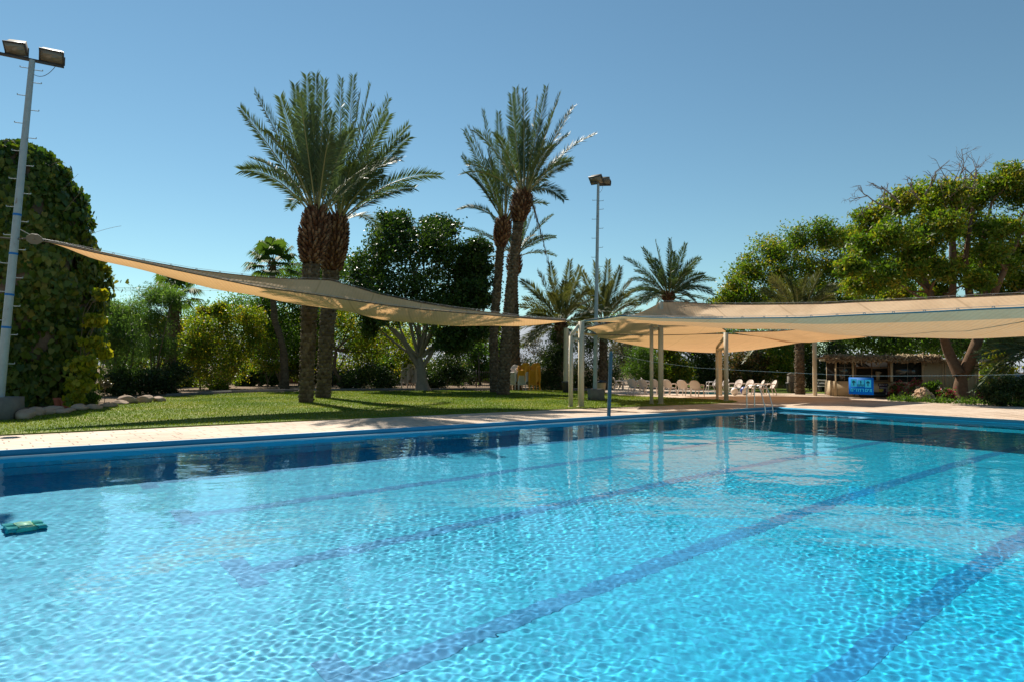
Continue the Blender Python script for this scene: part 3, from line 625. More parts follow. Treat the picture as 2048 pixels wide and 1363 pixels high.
bush('dark_bush', 'dark leafy bush between the pale forked trunk and the tan house', 'bush', 890, 780, 45, [(880, 745, 32, 45), (905, 725, 32, 45), (920, 750, 24, 45), (870, 768, 22, 45), (925, 690, 26, 45)], (.13, .07), 'darkbush', 34, 30, 40)
# ------------------------------------------------------------------ trees and bushes behind the lawn, left
bush('feathery_tree', 'feathery green tree right beside the ivy covered mound', 'tree', 240, 795, 33, [(232, 650, 30, 33), (255, 625, 28, 34), (222, 690, 30, 33), (262, 680, 34, 33), (240, 735, 34, 33), (215, 620, 22, 34)], (.16, .03), 'feathery', 41, 24, 48, .09, down=.8)
bush('feathery_tree', 'tall wispy green tree left of the fan palm with the dead skirt', 'tree', 305, 790, 36, [(300, 600, 34, 36), (325, 590, 30, 36.5), (285, 640, 34, 36), (318, 650, 36, 36), (296, 695, 40, 36), (330, 700, 30, 36), (345, 600, 24, 35.5)], (.16, .03), 'feathery', 42, 24, 50, .10, down=.8)
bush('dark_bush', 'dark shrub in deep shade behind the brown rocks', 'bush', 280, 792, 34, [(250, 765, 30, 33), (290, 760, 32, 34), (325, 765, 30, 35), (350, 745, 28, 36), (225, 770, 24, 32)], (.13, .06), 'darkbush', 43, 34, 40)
bush('flowering_shrub', 'yellow flecked shrub right of the skirted fan palm', 'shrub', 400, 787, 42, [(385, 735, 32, 41), (412, 700, 34, 42), (378, 690, 28, 41), (425, 750, 34, 42), (398, 655, 30, 42), (440, 780, 18, 42)], (.13, .08), 'yellowgreen', 44, 26, 34, .06)
bush('flowering_shrub', 'tall red and yellow flecked shrub under the middle of the shade sail', 'shrub', 455, 785, 44, [(430, 648, 34, 44), (468, 640, 34, 44), (500, 640, 30, 44), (455, 690, 38, 44), (495, 690, 36, 44), (475, 735, 34, 44), (515, 670, 28, 44.5), (440, 620, 16, 44), (410, 625, 14, 44)], (.13, .08), 'yellowgreen', 45, 26, 34, .07)
bush('garden_tree', 'mid green tree behind the kinked fan palm trunk', 'tree', 560, 782, 48, [(545, 590, 42, 48), (590, 560, 40, 48), (600, 610, 44, 48), (520, 610, 34, 48), (575, 650, 44, 48), (620, 545, 26, 49), (530, 655, 34, 48), (600, 690, 34, 48), (640, 640, 34, 48.5)], (.15, .09), 'midgreen', 46, 30, 40, .16)
bush('thin_shrub', 'thin shrub by the fence, left of the kinked fan palm', 'shrub', 535, 782, 46, [(540, 700, 24, 46), (520, 725, 22, 46), (548, 735, 16, 46)], (.13, .07), 'yellowgreen', 47, 16, 20, .04)
bush('garden_tree', 'hazy green trees seen beyond the lawn, right of the ivy mound', 'tree', 235, 770, 60, [(225, 640, 36, 60), (275, 650, 36, 60), (370, 650, 34, 60), (320, 690, 40, 60), (410, 690, 40, 60), (250, 720, 40, 60), (380, 730, 40, 60), (460, 730, 34, 62), (300, 740, 36, 60)], (.2, .09), 'midgreen', 48, 30, 34, .18)
bush('garden_tree', 'dark backdrop tree behind the pair of stout palms', 'tree', 660, 776, 56, [(640, 560, 40, 56), (690, 540, 36, 56), (660, 620, 44, 56), (700, 690, 44, 56), (640, 700, 36, 56), (760, 730, 36, 58)], (.18, .10), 'midgreen', 49, 26, 34, .2)
for lab, px, Y, bl, mt in [('pale green backdrop tree seen between the stout palms and the dark tree', 720, 62, [(690, 640, 40, 62), (740, 690, 40, 62), (780, 660, 40, 62), (700, 740, 36, 62), (760, 745, 34, 62), (650, 740, 34, 62)], 'yellowgreen'),
                       ('green backdrop tree behind the pale forked trunk', 850, 66, [(820, 690, 40, 66), (870, 660, 40, 66), (860, 735, 36, 66), (900, 735, 36, 66), (810, 745, 34, 66)], 'yellowgreen'),
                       ('green backdrop tree behind the yellow flecked shrubs', 480, 64, [(420, 640, 40, 64), (470, 620, 40, 64), (520, 640, 40, 64), (440, 700, 44, 64), (500, 710, 44, 64), (550, 710, 40, 64), (560, 750, 26, 64), (470, 755, 30, 64), (390, 690, 40, 64)], 'midgreen'),
                       ('green backdrop tree behind the white stacked chairs', 985, 66, [(960, 690, 20, 66), (1000, 720, 18, 66), (985, 660, 22, 66)], 'yellowgreen'),
                       ('green tree filling the gap right of the kinked fan palm', 600, 52, [(585, 690, 34, 52), (610, 650, 36, 52), (560, 650, 32, 52), (590, 735, 28, 52), (625, 700, 30, 52)], 'yellowgreen'),
                       ('pale shrub under the red and yellow flecked shrub, by the fence', 520, 50, [(505, 745, 26, 50), (535, 690, 28, 50), (490, 765, 18, 50), (545, 750, 22, 50)], 'midgreen'),
                       ('bushy green tree right of the dark tree, behind the slender palms', 960, 58, [(950, 710, 26, 58), (970, 740, 22, 58), (940, 750, 22, 58), (1010, 690, 20, 58)], 'midgreen'),
                       ('low bright shrub behind the fence, right of the low pinkish wall', 655, 54, [(630, 760, 22, 54), (665, 755, 26, 54), (690, 765, 20, 54), (640, 735, 22, 54)], 'yellowgreen'),
                       ('low green shrub behind the fence, left of the small tan house', 800, 56, [(785, 755, 26, 56), (815, 760, 22, 56), (775, 730, 24, 56), (860, 762, 20, 56), (900, 762, 18, 56)], 'midgreen'),
                       ('bright shrub beside the dark shrub behind the rocks', 365, 47, [(350, 735, 26, 47), (370, 762, 22, 47), (345, 690, 28, 47), (375, 710, 26, 47), (340, 655, 24, 47)], 'yellowgreen'),
                       ('sunlit pale green tree between the ivy mound and the tall wispy tree', 225, 44, [(215, 655, 26, 44), (240, 640, 24, 44), (225, 700, 28, 44), (260, 715, 28, 44), (275, 660, 24, 44)], 'yellowgreen'),
                       ('tall backdrop trees above the hedge behind the row of chairs', 1450, 66, [(1300, 690, 40, 66), (1350, 660, 44, 66), (1410, 660, 44, 66), (1470, 670, 44, 66), (1530, 680, 44, 66), (1590, 690, 44, 66), (1260, 710, 36, 66), (1230, 660, 30, 66)], 'midgreen')]:
    bush('garden_tree', lab, 'tree', px, 772, Y, bl, (.22, .12), mt, 300 + px, 30, 34, .16)
bush('weed', 'dry seeding weed standing before the dark shrub behind the rocks', 'weed', 209, 806, 27, [(208, 762, 9, 27), (202, 772, 8, 27), (215, 768, 8, 27)], (.06, .03), 'olive', 50, 10, 14, .012)
bush('leafy_plant', 'bright green leafy plant among the rocks at the foot of the ivy', 'plant', 182, 812, 24.5, [(180, 790, 12, 24.5), (190, 796, 10, 24.5), (173, 797, 9, 24.3)], (.10, .035), 'midgreen', 51, 18, 30, .015, down=-.6)
# ------------------------------------------------------------------ bushes and trees to the right of the palms
bush('conifer_bush', 'tall dark green bush directly behind the left steel frame', 'bush', 1105, 779, 46, [(1095, 730, 30, 46), (1112, 700, 28, 46), (1100, 765, 26, 46), (1080, 760, 20, 46), (1120, 740, 24, 46.5), (1118, 670, 20, 46.5)], (.16, .04), 'darkbush', 52, 34, 50, .08, down=-.4)
bush('pale_tree', 'pale dry looking tree behind the stacked chairs', 'tree', 1075, 770, 58, [(1065, 690, 22, 58), (1085, 710, 22, 58), (1052, 722, 18, 58), (1060, 745, 20, 58)], (.16, .06), 'olive', 53, 18, 26, .1)
bush('dark_bush', 'dark bush behind the concrete base of the second floodlight mast', 'bush', 1200, 779, 50, [(1165, 740, 30, 50), (1200, 725, 32, 50), (1180, 765, 24, 50), (1215, 755, 28, 50), (1150, 765, 20, 50), (1175, 690, 26, 50)], (.14, .06), 'darkbush', 54, 30, 40, .06)
bush('olive_shrub', 'grey green tree at the left end of the hedge behind the chairs', 'tree', 1240, 775, 55, [(1238, 700, 26, 55), (1258, 720, 26, 55), (1232, 745, 24, 55), (1260, 690, 20, 56)], (.15, .06), 'olive', 55, 24, 32, .08)
bush('hedge_shrub', 'bright green feathery shrub seen between the mast and the middle steel frame', 'shrub', 1285, 776, 52, [(1280, 705, 24, 52), (1272, 740, 26, 52), (1295, 730, 26, 52), (1290, 760, 22, 52)], (.16, .04), 'midgreen', 56, 28, 44, .06)
bush('hedge_shrub', 'yellow green big leaved shrub right of the middle steel frame', 'shrub', 1350, 778, 52, [(1345, 710, 26, 52), (1335, 745, 26, 52), (1362, 740, 24, 52), (1350, 768, 18, 52), (1335, 690, 18, 52)], (.22, .13), 'yellowgreen', 57, 22, 24, .06)
bush('hedge_shrub', 'dark green hedge shrub left of the right steel frame', 'shrub', 1410, 778, 54, [(1395, 715, 28, 54), (1425, 720, 28, 54), (1400, 752, 22, 54), (1428, 760, 20, 54), (1385, 690, 22, 54)], (.15, .08), 'darkbush', 58, 28, 36, .06)
bush('hedge_shrub', 'hedge shrub flecked with reddish leaves behind the row of chairs facing left', 'shrub', 1500, 782, 52, [(1475, 720, 26, 52), (1505, 715, 28, 52), (1535, 722, 26, 52), (1490, 750, 28, 52), (1525, 755, 28, 52), (1465, 755, 22, 52)], (.15, .09), 'redhedge', 59, 30, 36, .06)
bush('hedge_shrub', 'yellow green shrub behind the brown palm trunk near the hut', 'shrub', 1575, 783, 50, [(1562, 715, 26, 50), (1590, 705, 26, 51), (1575, 745, 24, 50), (1615, 700, 24, 51), (1555, 690, 20, 51)], (.16, .1), 'yellowgreen', 60, 26, 30, .06)
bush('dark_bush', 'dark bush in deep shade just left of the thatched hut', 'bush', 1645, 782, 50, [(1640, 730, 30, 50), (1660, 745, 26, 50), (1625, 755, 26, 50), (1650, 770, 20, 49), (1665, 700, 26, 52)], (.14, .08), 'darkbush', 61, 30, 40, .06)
bush('dark_bush', 'low shaded hedge under the far edge of the orange sails', 'hedge', 1450, 774, 57, [(1300, 745, 30, 57), (1345, 740, 30, 57), (1400, 740, 30, 57), (1450, 740, 34, 57), (1500, 740, 34, 57), (1550, 740, 34, 57), (1600, 740, 30, 57)], (.16, .09), 'darkbush', 62, 34, 44, .05)
# ------------------------------------------------------------------ big trees, right
bT = G(1921, 798.5); YT = bT[1]
big = [pb(*q) for q in [(1745, 440, 40, YT + 1), (1800, 405, 40, YT), (1850, 395, 44, YT + 1.5), (1900, 385, 42, YT - 1), (1955, 385, 44, YT + 1), (2010, 375, 44, YT), (2065, 390, 50, YT), (1735, 500, 40, YT - 1), (1790, 470, 46, YT - 2), (1840, 470, 42, YT + 2), (1890, 450, 44, YT - 2), (1950, 460, 48, YT + 2), (2010, 455, 48, YT - 1.5),
       (1765, 550, 42, YT - 2), (1720, 570, 34, YT - 1), (1815, 535, 38, YT - 1), (1860, 530, 34, YT + 2), (2000, 530, 44, YT), (2050, 500, 50, YT + 1), (2040, 570, 44, YT + 1), (1985, 590, 34, YT + 2), (1930, 520, 30, YT + 2.5), (2020, 348, 26, YT), (2110, 470, 60, YT), (2120, 560, 50, YT), (2120, 400, 50, YT), (1870, 585, 30, YT+2), (1790, 585, 34, YT+1), (1900, 545, 26, YT-2), (1955, 560, 30, YT-2), (1845, 505, 40, YT-1), (1980, 505, 34, YT-2), (1760, 470, 36, YT+2), (1925, 410, 40, YT+2), (1700, 535, 26, YT-2), (1880, 420, 40, YT)]]
rng = np.random.default_rng(72); mb = MB(); hubs = []
f0 = P(1924, 752, YT)
for pts, r in [([(1918, 748), (1895, 700), (1880, 640), (1850, 560), (1800, 470)], .30), ([(1930, 745), (1952, 690), (1975, 620), (2000, 560), (2040, 470)], .33), ([(1886, 660), (1905, 590), (1908, 500), (1900, 400)], .26), ([(1957, 675), (1940, 600), (1930, 520), (1945, 420)], .26), ([(1975, 615), (1962, 560), (1965, 480), (1985, 400)], .2), ([(1862, 590), (1840, 550), (1770, 530), (1735, 500)], .18)]:
    q = np.array([P(x, y, YT + rng.normal(0, .15) + (0 if i == 0 else rng.normal(0, .5))) for i, (x, y) in enumerate(pts)]); s = np.linspace(0, 1, len(q)); ss = np.linspace(0, 1, 16)
    pp = np.stack([np.interp(ss, s, q[:, i]) for i in range(3)], 1); k = np.array([.25, .5, .25])
    for i in range(3): pp[1:-1, i] = np.convolve(pp[:, i], k, 'valid')
    hubs.append(pp[5:]); mb.tube(pp, r * (1 - .72 * ss), 9)
branches = mb
th = blob_tree('spreading_tree', 'huge spreading tree with a thick forked trunk in front of the hut', 'tree', bT, [bT, P(1921, 770, YT), P(1924, 745, YT)], .43, big, (.22, .085), M['treegreen'], M['bark_red'], 71, 56, 48, None, .25, .4, .20, .5, .82, 3, cz=.72, hubs=np.concatenate(hubs), wood=branches)
mb = MB()
def twigset(mb, a, b, r, rng, depth=3):
    p = limb(mb, a, b, r, r * .45, rng, .14, 6, 5)
    if depth:
        for k in range(4):
            i = rng.integers(2, 6); d = unit(b - a + rng.normal(0, .75, 3) * np.linalg.norm(b - a)); twigset(mb, p[i], p[i] + d * np.linalg.norm(b - a) * .5, r * .5, rng, depth - 1)
for (x0, y0), (x1, y1), dep in [((1895, 470), (1895, 375), 2), ((1912, 430), (1932, 335), 3), ((1925, 430), (1952, 340), 2), ((1790, 420), (1735, 392), 3), ((1800, 410), (1762, 372), 2), ((1850, 390), (1870, 345), 2), ((1840, 400), (1820, 365), 2), ((1900, 520), (1905, 420), 2)]:
    twigset(mb, P(x0, y0, YT - 1), P(x1, y1, YT - 1), .06, rng, dep)
mb.build('bare_twigs', M['twig'], th)
bT2 = P(1560, 780, 54); bT2[2] = 0
blob_tree('yellow_green_tree', 'broad domed yellow green tree behind the left half of the big sail', 'tree', bT2, [bT2, P(1580, 690, 54), P(1600, 640, 54)], .42,
          [pb(*q) for q in [(1470, 580, 38, 54), (1500, 540, 40, 55), (1545, 505, 42, 54), (1600, 480, 44, 55), (1655, 475, 44, 54), (1700, 480, 36, 55), (1560, 555, 46, 53), (1620, 540, 48, 53), (1680, 540, 44, 53), (1450, 610, 30, 54), (1510, 600, 42, 53), (1590, 600, 40, 55), (1660, 590, 40, 55), (1700, 610, 36, 55), (1720, 530, 30, 56)]],
          (.26, .10), M['treegreen'], M['bark'], 73, 60, 50, None, .3, .4, .20, .5, .85, 3, cz=.72)
bT3 = P(1770, 775, 56); bT3[2] = 0
blob_tree('garden_tree', 'shaded green tree behind the thatched hut roof', 'tree', bT3, [bT3, P(1765, 700, 56), P(1760, 660, 56)], .3,
          [pb(*q) for q in [(1700, 680, 40, 56), (1750, 600, 44, 58), (1800, 590, 44, 58), (1790, 690, 44, 55), (1840, 680, 44, 56), (1860, 620, 40, 58), (1730, 640, 36, 57), (1900, 690, 44, 58), (1950, 640, 50, 60), (1980, 700, 44, 57), (2030, 650, 50, 60)]],
          (.30, .15), M['midgreen'], M['bark'], 74, 60, 44, None, .5, .4, .28, .4, .75, 2)
bush('dark_bush', 'dark spreading bush at the right edge, in front of the parked car', 'bush', 2010, 806, 30, [(1985, 785, 20, 30), (2012, 775, 24, 30), (2040, 780, 26, 30), (2062, 770, 30, 30), (2000, 798, 14, 29.5)], (.16, .035), 'darkbush', 63, 30, 44, .05, down=-.3)
bush('yellow_shrub', 'yellow green shrub right of the hut, in front of the wire fence', 'shrub', 1985, 785, 42, [(1980, 735, 20, 42), (1992, 715, 18, 42), (1975, 760, 18, 42), (2010, 740, 16, 42)], (.13, .08), 'yellowgreen', 64, 20, 26, .05)
FL = [('red flowering bush growing against the hut counter, under the poster', 1795, 797.5, [(1790, 778, 10, 38), (1800, 770, 9, 38), (1786, 790, 8, 38)]),
      ('tall pink flowering bush in front of the white cooler', 1828, 799, [(1822, 775, 11, 37), (1832, 764, 9, 37), (1816, 788, 9, 37), (1838, 785, 8, 37)]),
      ('pink flowering bush left of the big forked trunk', 1890, 802, [(1885, 785, 11, 35), (1898, 780, 10, 35), (1880, 795, 9, 35), (1905, 793, 8, 35)]),
      ('pink flowering bush right of the big forked trunk', 1975, 804, [(1968, 780, 11, 35), (1985, 772, 11, 35), (1960, 788, 8, 35), (2005, 765, 9, 35)])]
for i, (lab, x, y, bl) in enumerate(FL):
    b = P(x, y, bl[0][3]); b[2] = .02
    t_ = blob_tree('flowering_bush', lab, 'flowering bush', b, [b, b + np.array([0, 0, .2])], .03, [pb(*q) for q in bl], (.09, .05), M['midgreen'], M['bark'], 80 + i, 14, 16, 'flowering bushes by the hut')
    mb = MB(); rng = np.random.default_rng(90 + i)
    for q in bl:
        c, r = pb(*q); cc = clumps(c, r * 1.1, rng, 16, .7); pts = np.repeat(cc, 6, 0) + rng.normal(0, .05, (96, 3)); leaf_cloud(mb, pts, .09, .08, rng, rng.random(96))
    mb.build('blossom', M['flower'], t_)
bush('leafy_plant', 'bright green plant growing between the rugged boulder and forked trunk', 'plant', 1862, 801, 35.5, [(1858, 775, 9, 35.5), (1868, 770, 10, 35.5), (1862, 787, 9, 35.5)], (.16, .09), 'midgreen', 65, 12, 16, .02)
# low ground plants along the flower bed
mb = MB(); rng = np.random.default_rng(66); pts = []
for k in range(150):
    x = rng.uniform(1770, 2060); y = 797 + (x - 1752) * .045 + rng.uniform(-1, 3); b = G(x, y); pts.append(np.repeat(b[None], 26, 0) + np.abs(rng.normal(0, 1, (26, 3))) * [.16, .16, .13] * rng.uniform(.5, 1.4))
pts = np.concatenate(pts); leaf_cloud(mb, pts, .14, .04, rng, rng.random(len(pts)), -1.0)
tag(mb.build('ground_cover', M['midgreen'], loc=G(1900, 802)), 'low green ground cover along the flower bed', 'plants', None, 'stuff')
# ------------------------------------------------------------------ ivy covered mound, vine
rng = np.random.default_rng(12); YI = 25.0; ax = 30
prof = [(292, 12), (300, 45), (312, 72), (340, 98), (400, 126), (450, 144), (500, 158), (560, 172), (600, 178), (650, 176), (700, 166), (760, 150), (800, 140), (826, 136)]
zz = np.array([P(ax, y, YI)[2] for y, r in prof]); rr = np.array([r * YI / F * .83 for y, r in prof]); cx = P(ax, 560, YI)[0]
base = np.array([cx, YI, 0.]); zz[-1] = 0
th = thing('ivy_mound', 'tall rounded mound smothered in ivy beside the left floodlight mast', 'ivy', base)
mb = MB(); nz, ns = 40, 60; zs = np.linspace(zz.min(), zz.max(), nz); o = np.argsort(zz); az = np.arange(ns + 1) * 2 * np.pi / ns
rad_ = lambda z, a: np.interp(z, zz[o], rr[o]) * (1 + .06 * np.sin(3 * a + z) + .06 * np.sin(5 * a - 1.7 * z) + .035 * np.sin(13 * a - 4.3 * z) + .03 * np.sin(9 * a + 3 * z))
V = np.stack([np.stack([cx + rad_(z, az) * .90 * np.cos(az), YI + rad_(z, az) * .90 * np.sin(az), np.full(ns + 1, z)], 1) for z in zs]); mb.grid(V); mb.build('stems', M['bark'], th, smooth=True)
mb = MB(); n = 34000; z = zz.min() + (zz.max() - zz.min()) * (rng.random(n) ** .9); a = rng.random(n) * 2 * np.pi
gap = np.sin(7 * a + 1.3 * z) + np.sin(2.9 * z - 4 * a + 1) + np.sin(11 * a - 3.7 * z) + rng.normal(0, .5, n); z, a = z[gap > -1.25], a[gap > -1.25]
ca = rng.random(110) * 2 * np.pi; cz_ = zz.min() + (zz.max() - zz.min()) * rng.random(110); z = np.concatenate([z, np.repeat(cz_, 45) + rng.normal(0, .22, 4950)]); a = np.concatenate([a, np.repeat(ca, 45) + rng.normal(0, .075, 4950)])
z = np.minimum(z, zz.max()); n = len(z); bulge = np.concatenate([np.zeros(n - 4950), np.abs(rng.normal(.06, .05, 4950))])
cl = .5 + .5 * np.sin(4 * a + 2.1 * z) * np.sin(3.3 * z + 5 * a); dr = rng.normal(.955, .05, n) + .11 * cl * cl + bulge
slope = np.gradient(np.interp(np.linspace(zz.min(), zz.max(), 200), zz[o], rr[o])); R = rad_(z, a) * dr
c = np.stack([cx + R * np.cos(a), YI + R * np.sin(a), z + rng.normal(0, .05, n)], 1); topm = np.clip((z - 6.2) / 2.5, 0, 1)[:, None]
out_ = np.stack([np.cos(a), np.sin(a), np.full(n, .15)], 1) + np.array([0, 0, 1.6]) * topm
yel = np.clip(.32 + .25 * cl + rng.normal(0, .2, n) + .22 * np.exp(-((z - 4.6) / 1.6) ** 2), 0, 1)
sz = rng.uniform(.6, 1.25, n); leaf_cloud(mb, c, .24 * sz, .20 * sz, rng, yel, 2.2, 0, 'heart', out_, .38); mb.build('leaves', M['ivy'], th)
mb = MB()
for k in range(10):
    a = rng.uniform(-2.4, .2); z = rng.uniform(6, 9.0); r = float(rad_(z, a)); p = np.array([cx + r * math.cos(a), YI + r * math.sin(a), z]); d = np.array([math.cos(a), math.sin(a), rng.uniform(.2, 1.2)])
    mb = MB(); mb.tube(bez(p, p + d * .5, p + d * .6 + np.array([rng.normal(0, .3), 0, rng.uniform(-.3, .3)]), 8), .006, 4); mb.build('tendril', M['twig'], th)
bush('yellow_vine', 'sunlit yellow leaved vine hanging at the right foot of the ivy mound', 'vine', 165, 815, 23.5, [(192, 640, 13, 24), (186, 690, 16, 23.5), (168, 730, 18, 22.8), (158, 765, 18, 22.6), (205, 705, 10, 23.5), (150, 795, 12, 22.6), (200, 590, 9, 24.5)], (.17, .14), 'ivy_yellow', 67, 14, 14, .02, shape='heart', down=1.5, csize=.35)
# ------------------------------------------------------------------ rocks, pots
def rock_mesh(mb, c, s, rng, cuts=14):
    u = np.linspace(0, 2 * np.pi, 25); v = np.linspace(0, np.pi, 14); U_, V_ = np.meshgrid(u, v, indexing='ij')
    d = np.stack([np.cos(U_) * np.sin(V_), np.sin(U_) * np.sin(V_), np.cos(V_)], -1); r = np.ones(U_.shape)
    for k in range(cuts):
        nrm = unit(rng.normal(size=3)); h = rng.uniform(.55, .90); dot = d @ nrm; r = np.where(dot > .05, np.minimum(r, h / np.maximum(dot, .05)), r)
    r *= 1 + .03 * np.sin(7 * d[..., 0] + 5 * d[..., 1]) * np.cos(9 * d[..., 2])
    mb.grid(np.asarray(c) + d * r[..., None] * np.asarray(s))
RK = [(24, 52, 817, 841), (43, 77, 814, 834), (62, 98, 815, 832), (82, 118, 811, 824), (99, 128, 818, 829), (118, 139, 815, 825), (136, 168, 807, 823), (166, 191, 807, 821), (189, 226, 803, 816), (218, 246, 800, 811), (226, 268, 791, 809), (268, 301, 788, 807), (299, 324, 792, 805)]
RL = ['brown rock touching the concrete base of the left mast', 'rounded grey rock, second along from the concrete mast base', 'long low rock with a reddish end, third from the mast base', 'flat topped grey rock behind the row, left of the clay pots',
      'small low rock in front of the flat topped grey rock', 'small dark rock directly below the clay pots', 'peaked brown rock right of the clay pots', 'rock with a sunlit rim, last of the shaded rocks under the ivy', 'low pale rock at the foot of the bright leafy plant',
      'small rock left of the largest boulder on the lawn edge', 'largest pale boulder on the lawn edge', 'second large boulder, right of the largest one', 'small rounded rock at the right end of the rock row']
rng = np.random.default_rng(14)
for (x0, x1, y0, y1), lab in zip(RK, RL):
    g_ = G((x0 + x1) / 2, y1 - 1); Y = g_[1] + .25; w = (x1 - x0) * Y / F * .56; h_ = (y1 - y0) * Y / F * .62
    mb = MB(); rock_mesh(mb, (g_[0], Y, h_ * .62), (w, max(.3, w * .75), h_), rng)
    tag(mb.build('rock', M['rock'], smooth=False, loc=(g_[0], Y, 0)), lab, 'rock', 'rocks edging the lawn')
mb = MB(); g_ = G(1846, 801.5); Y = g_[1]
for k in range(90):
    dd = unit(rng.normal(size=3)) * [.36, .26, .40]; dd[2] = abs(dd[2]); rock_mesh(mb, np.array([g_[0], Y, .08]) + dd * [1.0 + .25 * (1 - dd[2] / .4), 1, 1.25], rng.uniform(.06, .17, 3), rng, 10)
rock_mesh(mb, np.array([g_[0], Y, .25]), (.42, .30, .36), rng, 10)
tag(mb.build('boulder', plain('boulder_stone', [(.30, .17, .10), (.50, .33, .21), (.60, .44, .30)], .9, 5, .2, .8), loc=(g_[0], Y, 0)), 'rugged orange brown boulder at the edge of the flower bed', 'boulder')
for x, lab in ((117, 'shadowed clay pot, left of the two under the ivy'), (131, 'clay pot with a sunlit side, right of the two under the ivy')):
    c = P(x, 818, 23.0); c[2] = 0; th = thing('flower_pot', lab, 'flower pot', c, 'clay pots under the ivy'); mb = MB(); mb.lathe(c, [(.10, 0), (.14, .2), (.155, .30)], 18); mb.build('pot', M['terracotta'], th, True)
    mb = MB(); mb.lathe(c + [0, 0, .30], [(.175, 0), (.18, .05), (.15, .06), (.14, .01)], 18); mb.build('rim', M['terracotta'], th, True)
# ------------------------------------------------------------------ floodlight masts
def mast(label, base, top, r0, r1, bar_dir, bar_l, lamps, rungs, block, rung_dir, bands=()):
    th = thing('floodlight_mast', label, 'light mast', (base[0], base[1], 0), 'floodlight masts'); B_, T_ = np.asarray(base, float), np.asarray(top, float); ax_ = T_ - B_
    mb = MB(); s = np.linspace(0, 1, 14)[:, None]; mb.tube(B_ + ax_ * s, (r0 + (r1 - r0) * s[:, 0]), 12); pole = mb.build('pole', M['mast'], th, True)
    for q in bands:
        mb = MB(); c = B_ + ax_ * q; mb.tube([c, c + ax_ * .003, c + ax_ * .006], r0 + (r1 - r0) * q + .006, 12); mb.build('band', M['blueprint'], pole)
    mb = MB(); bc, bs = block; mb.box((bc[0], bc[1], bs[2] / 2), bs, rotz(.1), .5, 0, .97); mb.build('concrete_base', M['concrete'], th)
    bd = np.asarray(bar_dir, float); mb = MB(); mb.beam(T_ - bd * bar_l[0], T_ + bd * bar_l[1], .07, .07); mb.build('crossbar', M['darkmetal'], th)
    rd = np.asarray(rung_dir, float); rung0 = None
    for q, sd in rungs:
        c = B_ + ax_ * q; a_ = c + rd * sd * .05; b_ = c + rd * sd * .26; mb = MB(); mb.tube([a_, b_], .011, 6); mb.tube([b_, b_ + [0, 0, .035]], .011, 6); mb.build('rung', M['mast'], th)
    for c, R, sz in lamps:
        c = np.asarray(c, float); lo = MB(); sx, sy, sz_ = sz
        v = np.array([[-.5, -.5, -.5], [.5, -.5, -.5], [.5, .5, -.5], [-.5, .5, -.5], [-.42, -.42, .5], [.42, -.42, .5], [.42, .42, .5], [-.42, .42, .5]]) * np.array(sz)
        lo.add(c + v @ R.T, [[0, 3, 2, 1], [4, 5, 6, 7], [0, 1, 5, 4], [1, 2, 6, 5], [2, 3, 7, 6], [3, 0, 4, 7]])
        lamp = lo.build('floodlight', M['lamp'], th)
        mb = MB(); mb.box(c + R @ np.array([0, 0, -sz_ / 2 - .012]), (sx * .92, sy * .92, .02), R); mb.build('lens', M['glass'], lamp)
        mb = MB(); 
        mb.box(c + R @ np.array([sx / 2 + .01, 0, -sz_ / 2 + .02]), (.03, sy * 1.04, .05), R); mb.box(c + R @ np.array([-sx / 2 - .01, 0, -sz_ / 2 + .02]), (.03, sy * 1.04, .05), R)
        for sg in (-1, 1): mb.box(c + R @ np.array([0, sg * (sy / 2 + .01), -sz_ / 2 + .02]), (sx + .05, .03, .05), R)
        mb.build('frame', M['darkmetal'], lamp)
        mb = MB()
        foot = T_ + bd * float((c - T_) @ bd) + [0, 0, .03]
        w = R @ np.array([1., 0, 0])
        mb.tube([foot - w * .12, foot + w * .12], .016, 6)
        for sg in (-1, 1): mb.tube([foot + w * .1 * sg, foot + w * sg * (sx / 2 + .03), c + w * sg * (sx / 2 + .03)], .014, 6)
        mb.build('bracket', M['darkmetal'], lamp)
    mb = MB(); a_ = T_ + bd * bar_l[1] * .75; mb.tube(bez(a_, (a_ + T_) / 2 + np.array([0, 0, -.55]), T_ + np.array([0, 0, -.35]), 10), .008, 5); mb.build('wire', M['darkmetal'], th)
    return th
def face(d, roll=0):                       # rotation whose -z looks along d, x level
    d = unit(np.asarray(d, float)); z = -d; x = unit(np.cross([0, 0, 1.], z)); return np.stack([x, np.cross(z, x), z], 1)
bM = P(-2, 815, 17.9); bM[2] = .55; tM = P(64.5, 121, 18.0); hM = tM - bM
bd = unit(np.array([.84, .54, 0.])); rg = []
for k in range(22): rg.append((.975 - k * .0415, -1 if k % 2 == 0 else 1))
rg.append((.972, 1))
lamps = [(tM + bd * -.34 + [0, 0, .28], face((.22, -.72, -.66)), (.47, .30, .32)), (tM + bd * .44 + [0, 0, .26], face((.40, -.70, -.60)), (.52, .30, .32))]
mast('tall leaning pale blue floodlight mast at the left edge, holding a loudspeaker', bM, tM, .115, .072, bd, (.75, .72), lamps, rg, ((bM[0] - .02, bM[1] + .1), (.75, .75, .62)), unit(np.array([.9, .35, 0])), (.42, .535, .30, .205))
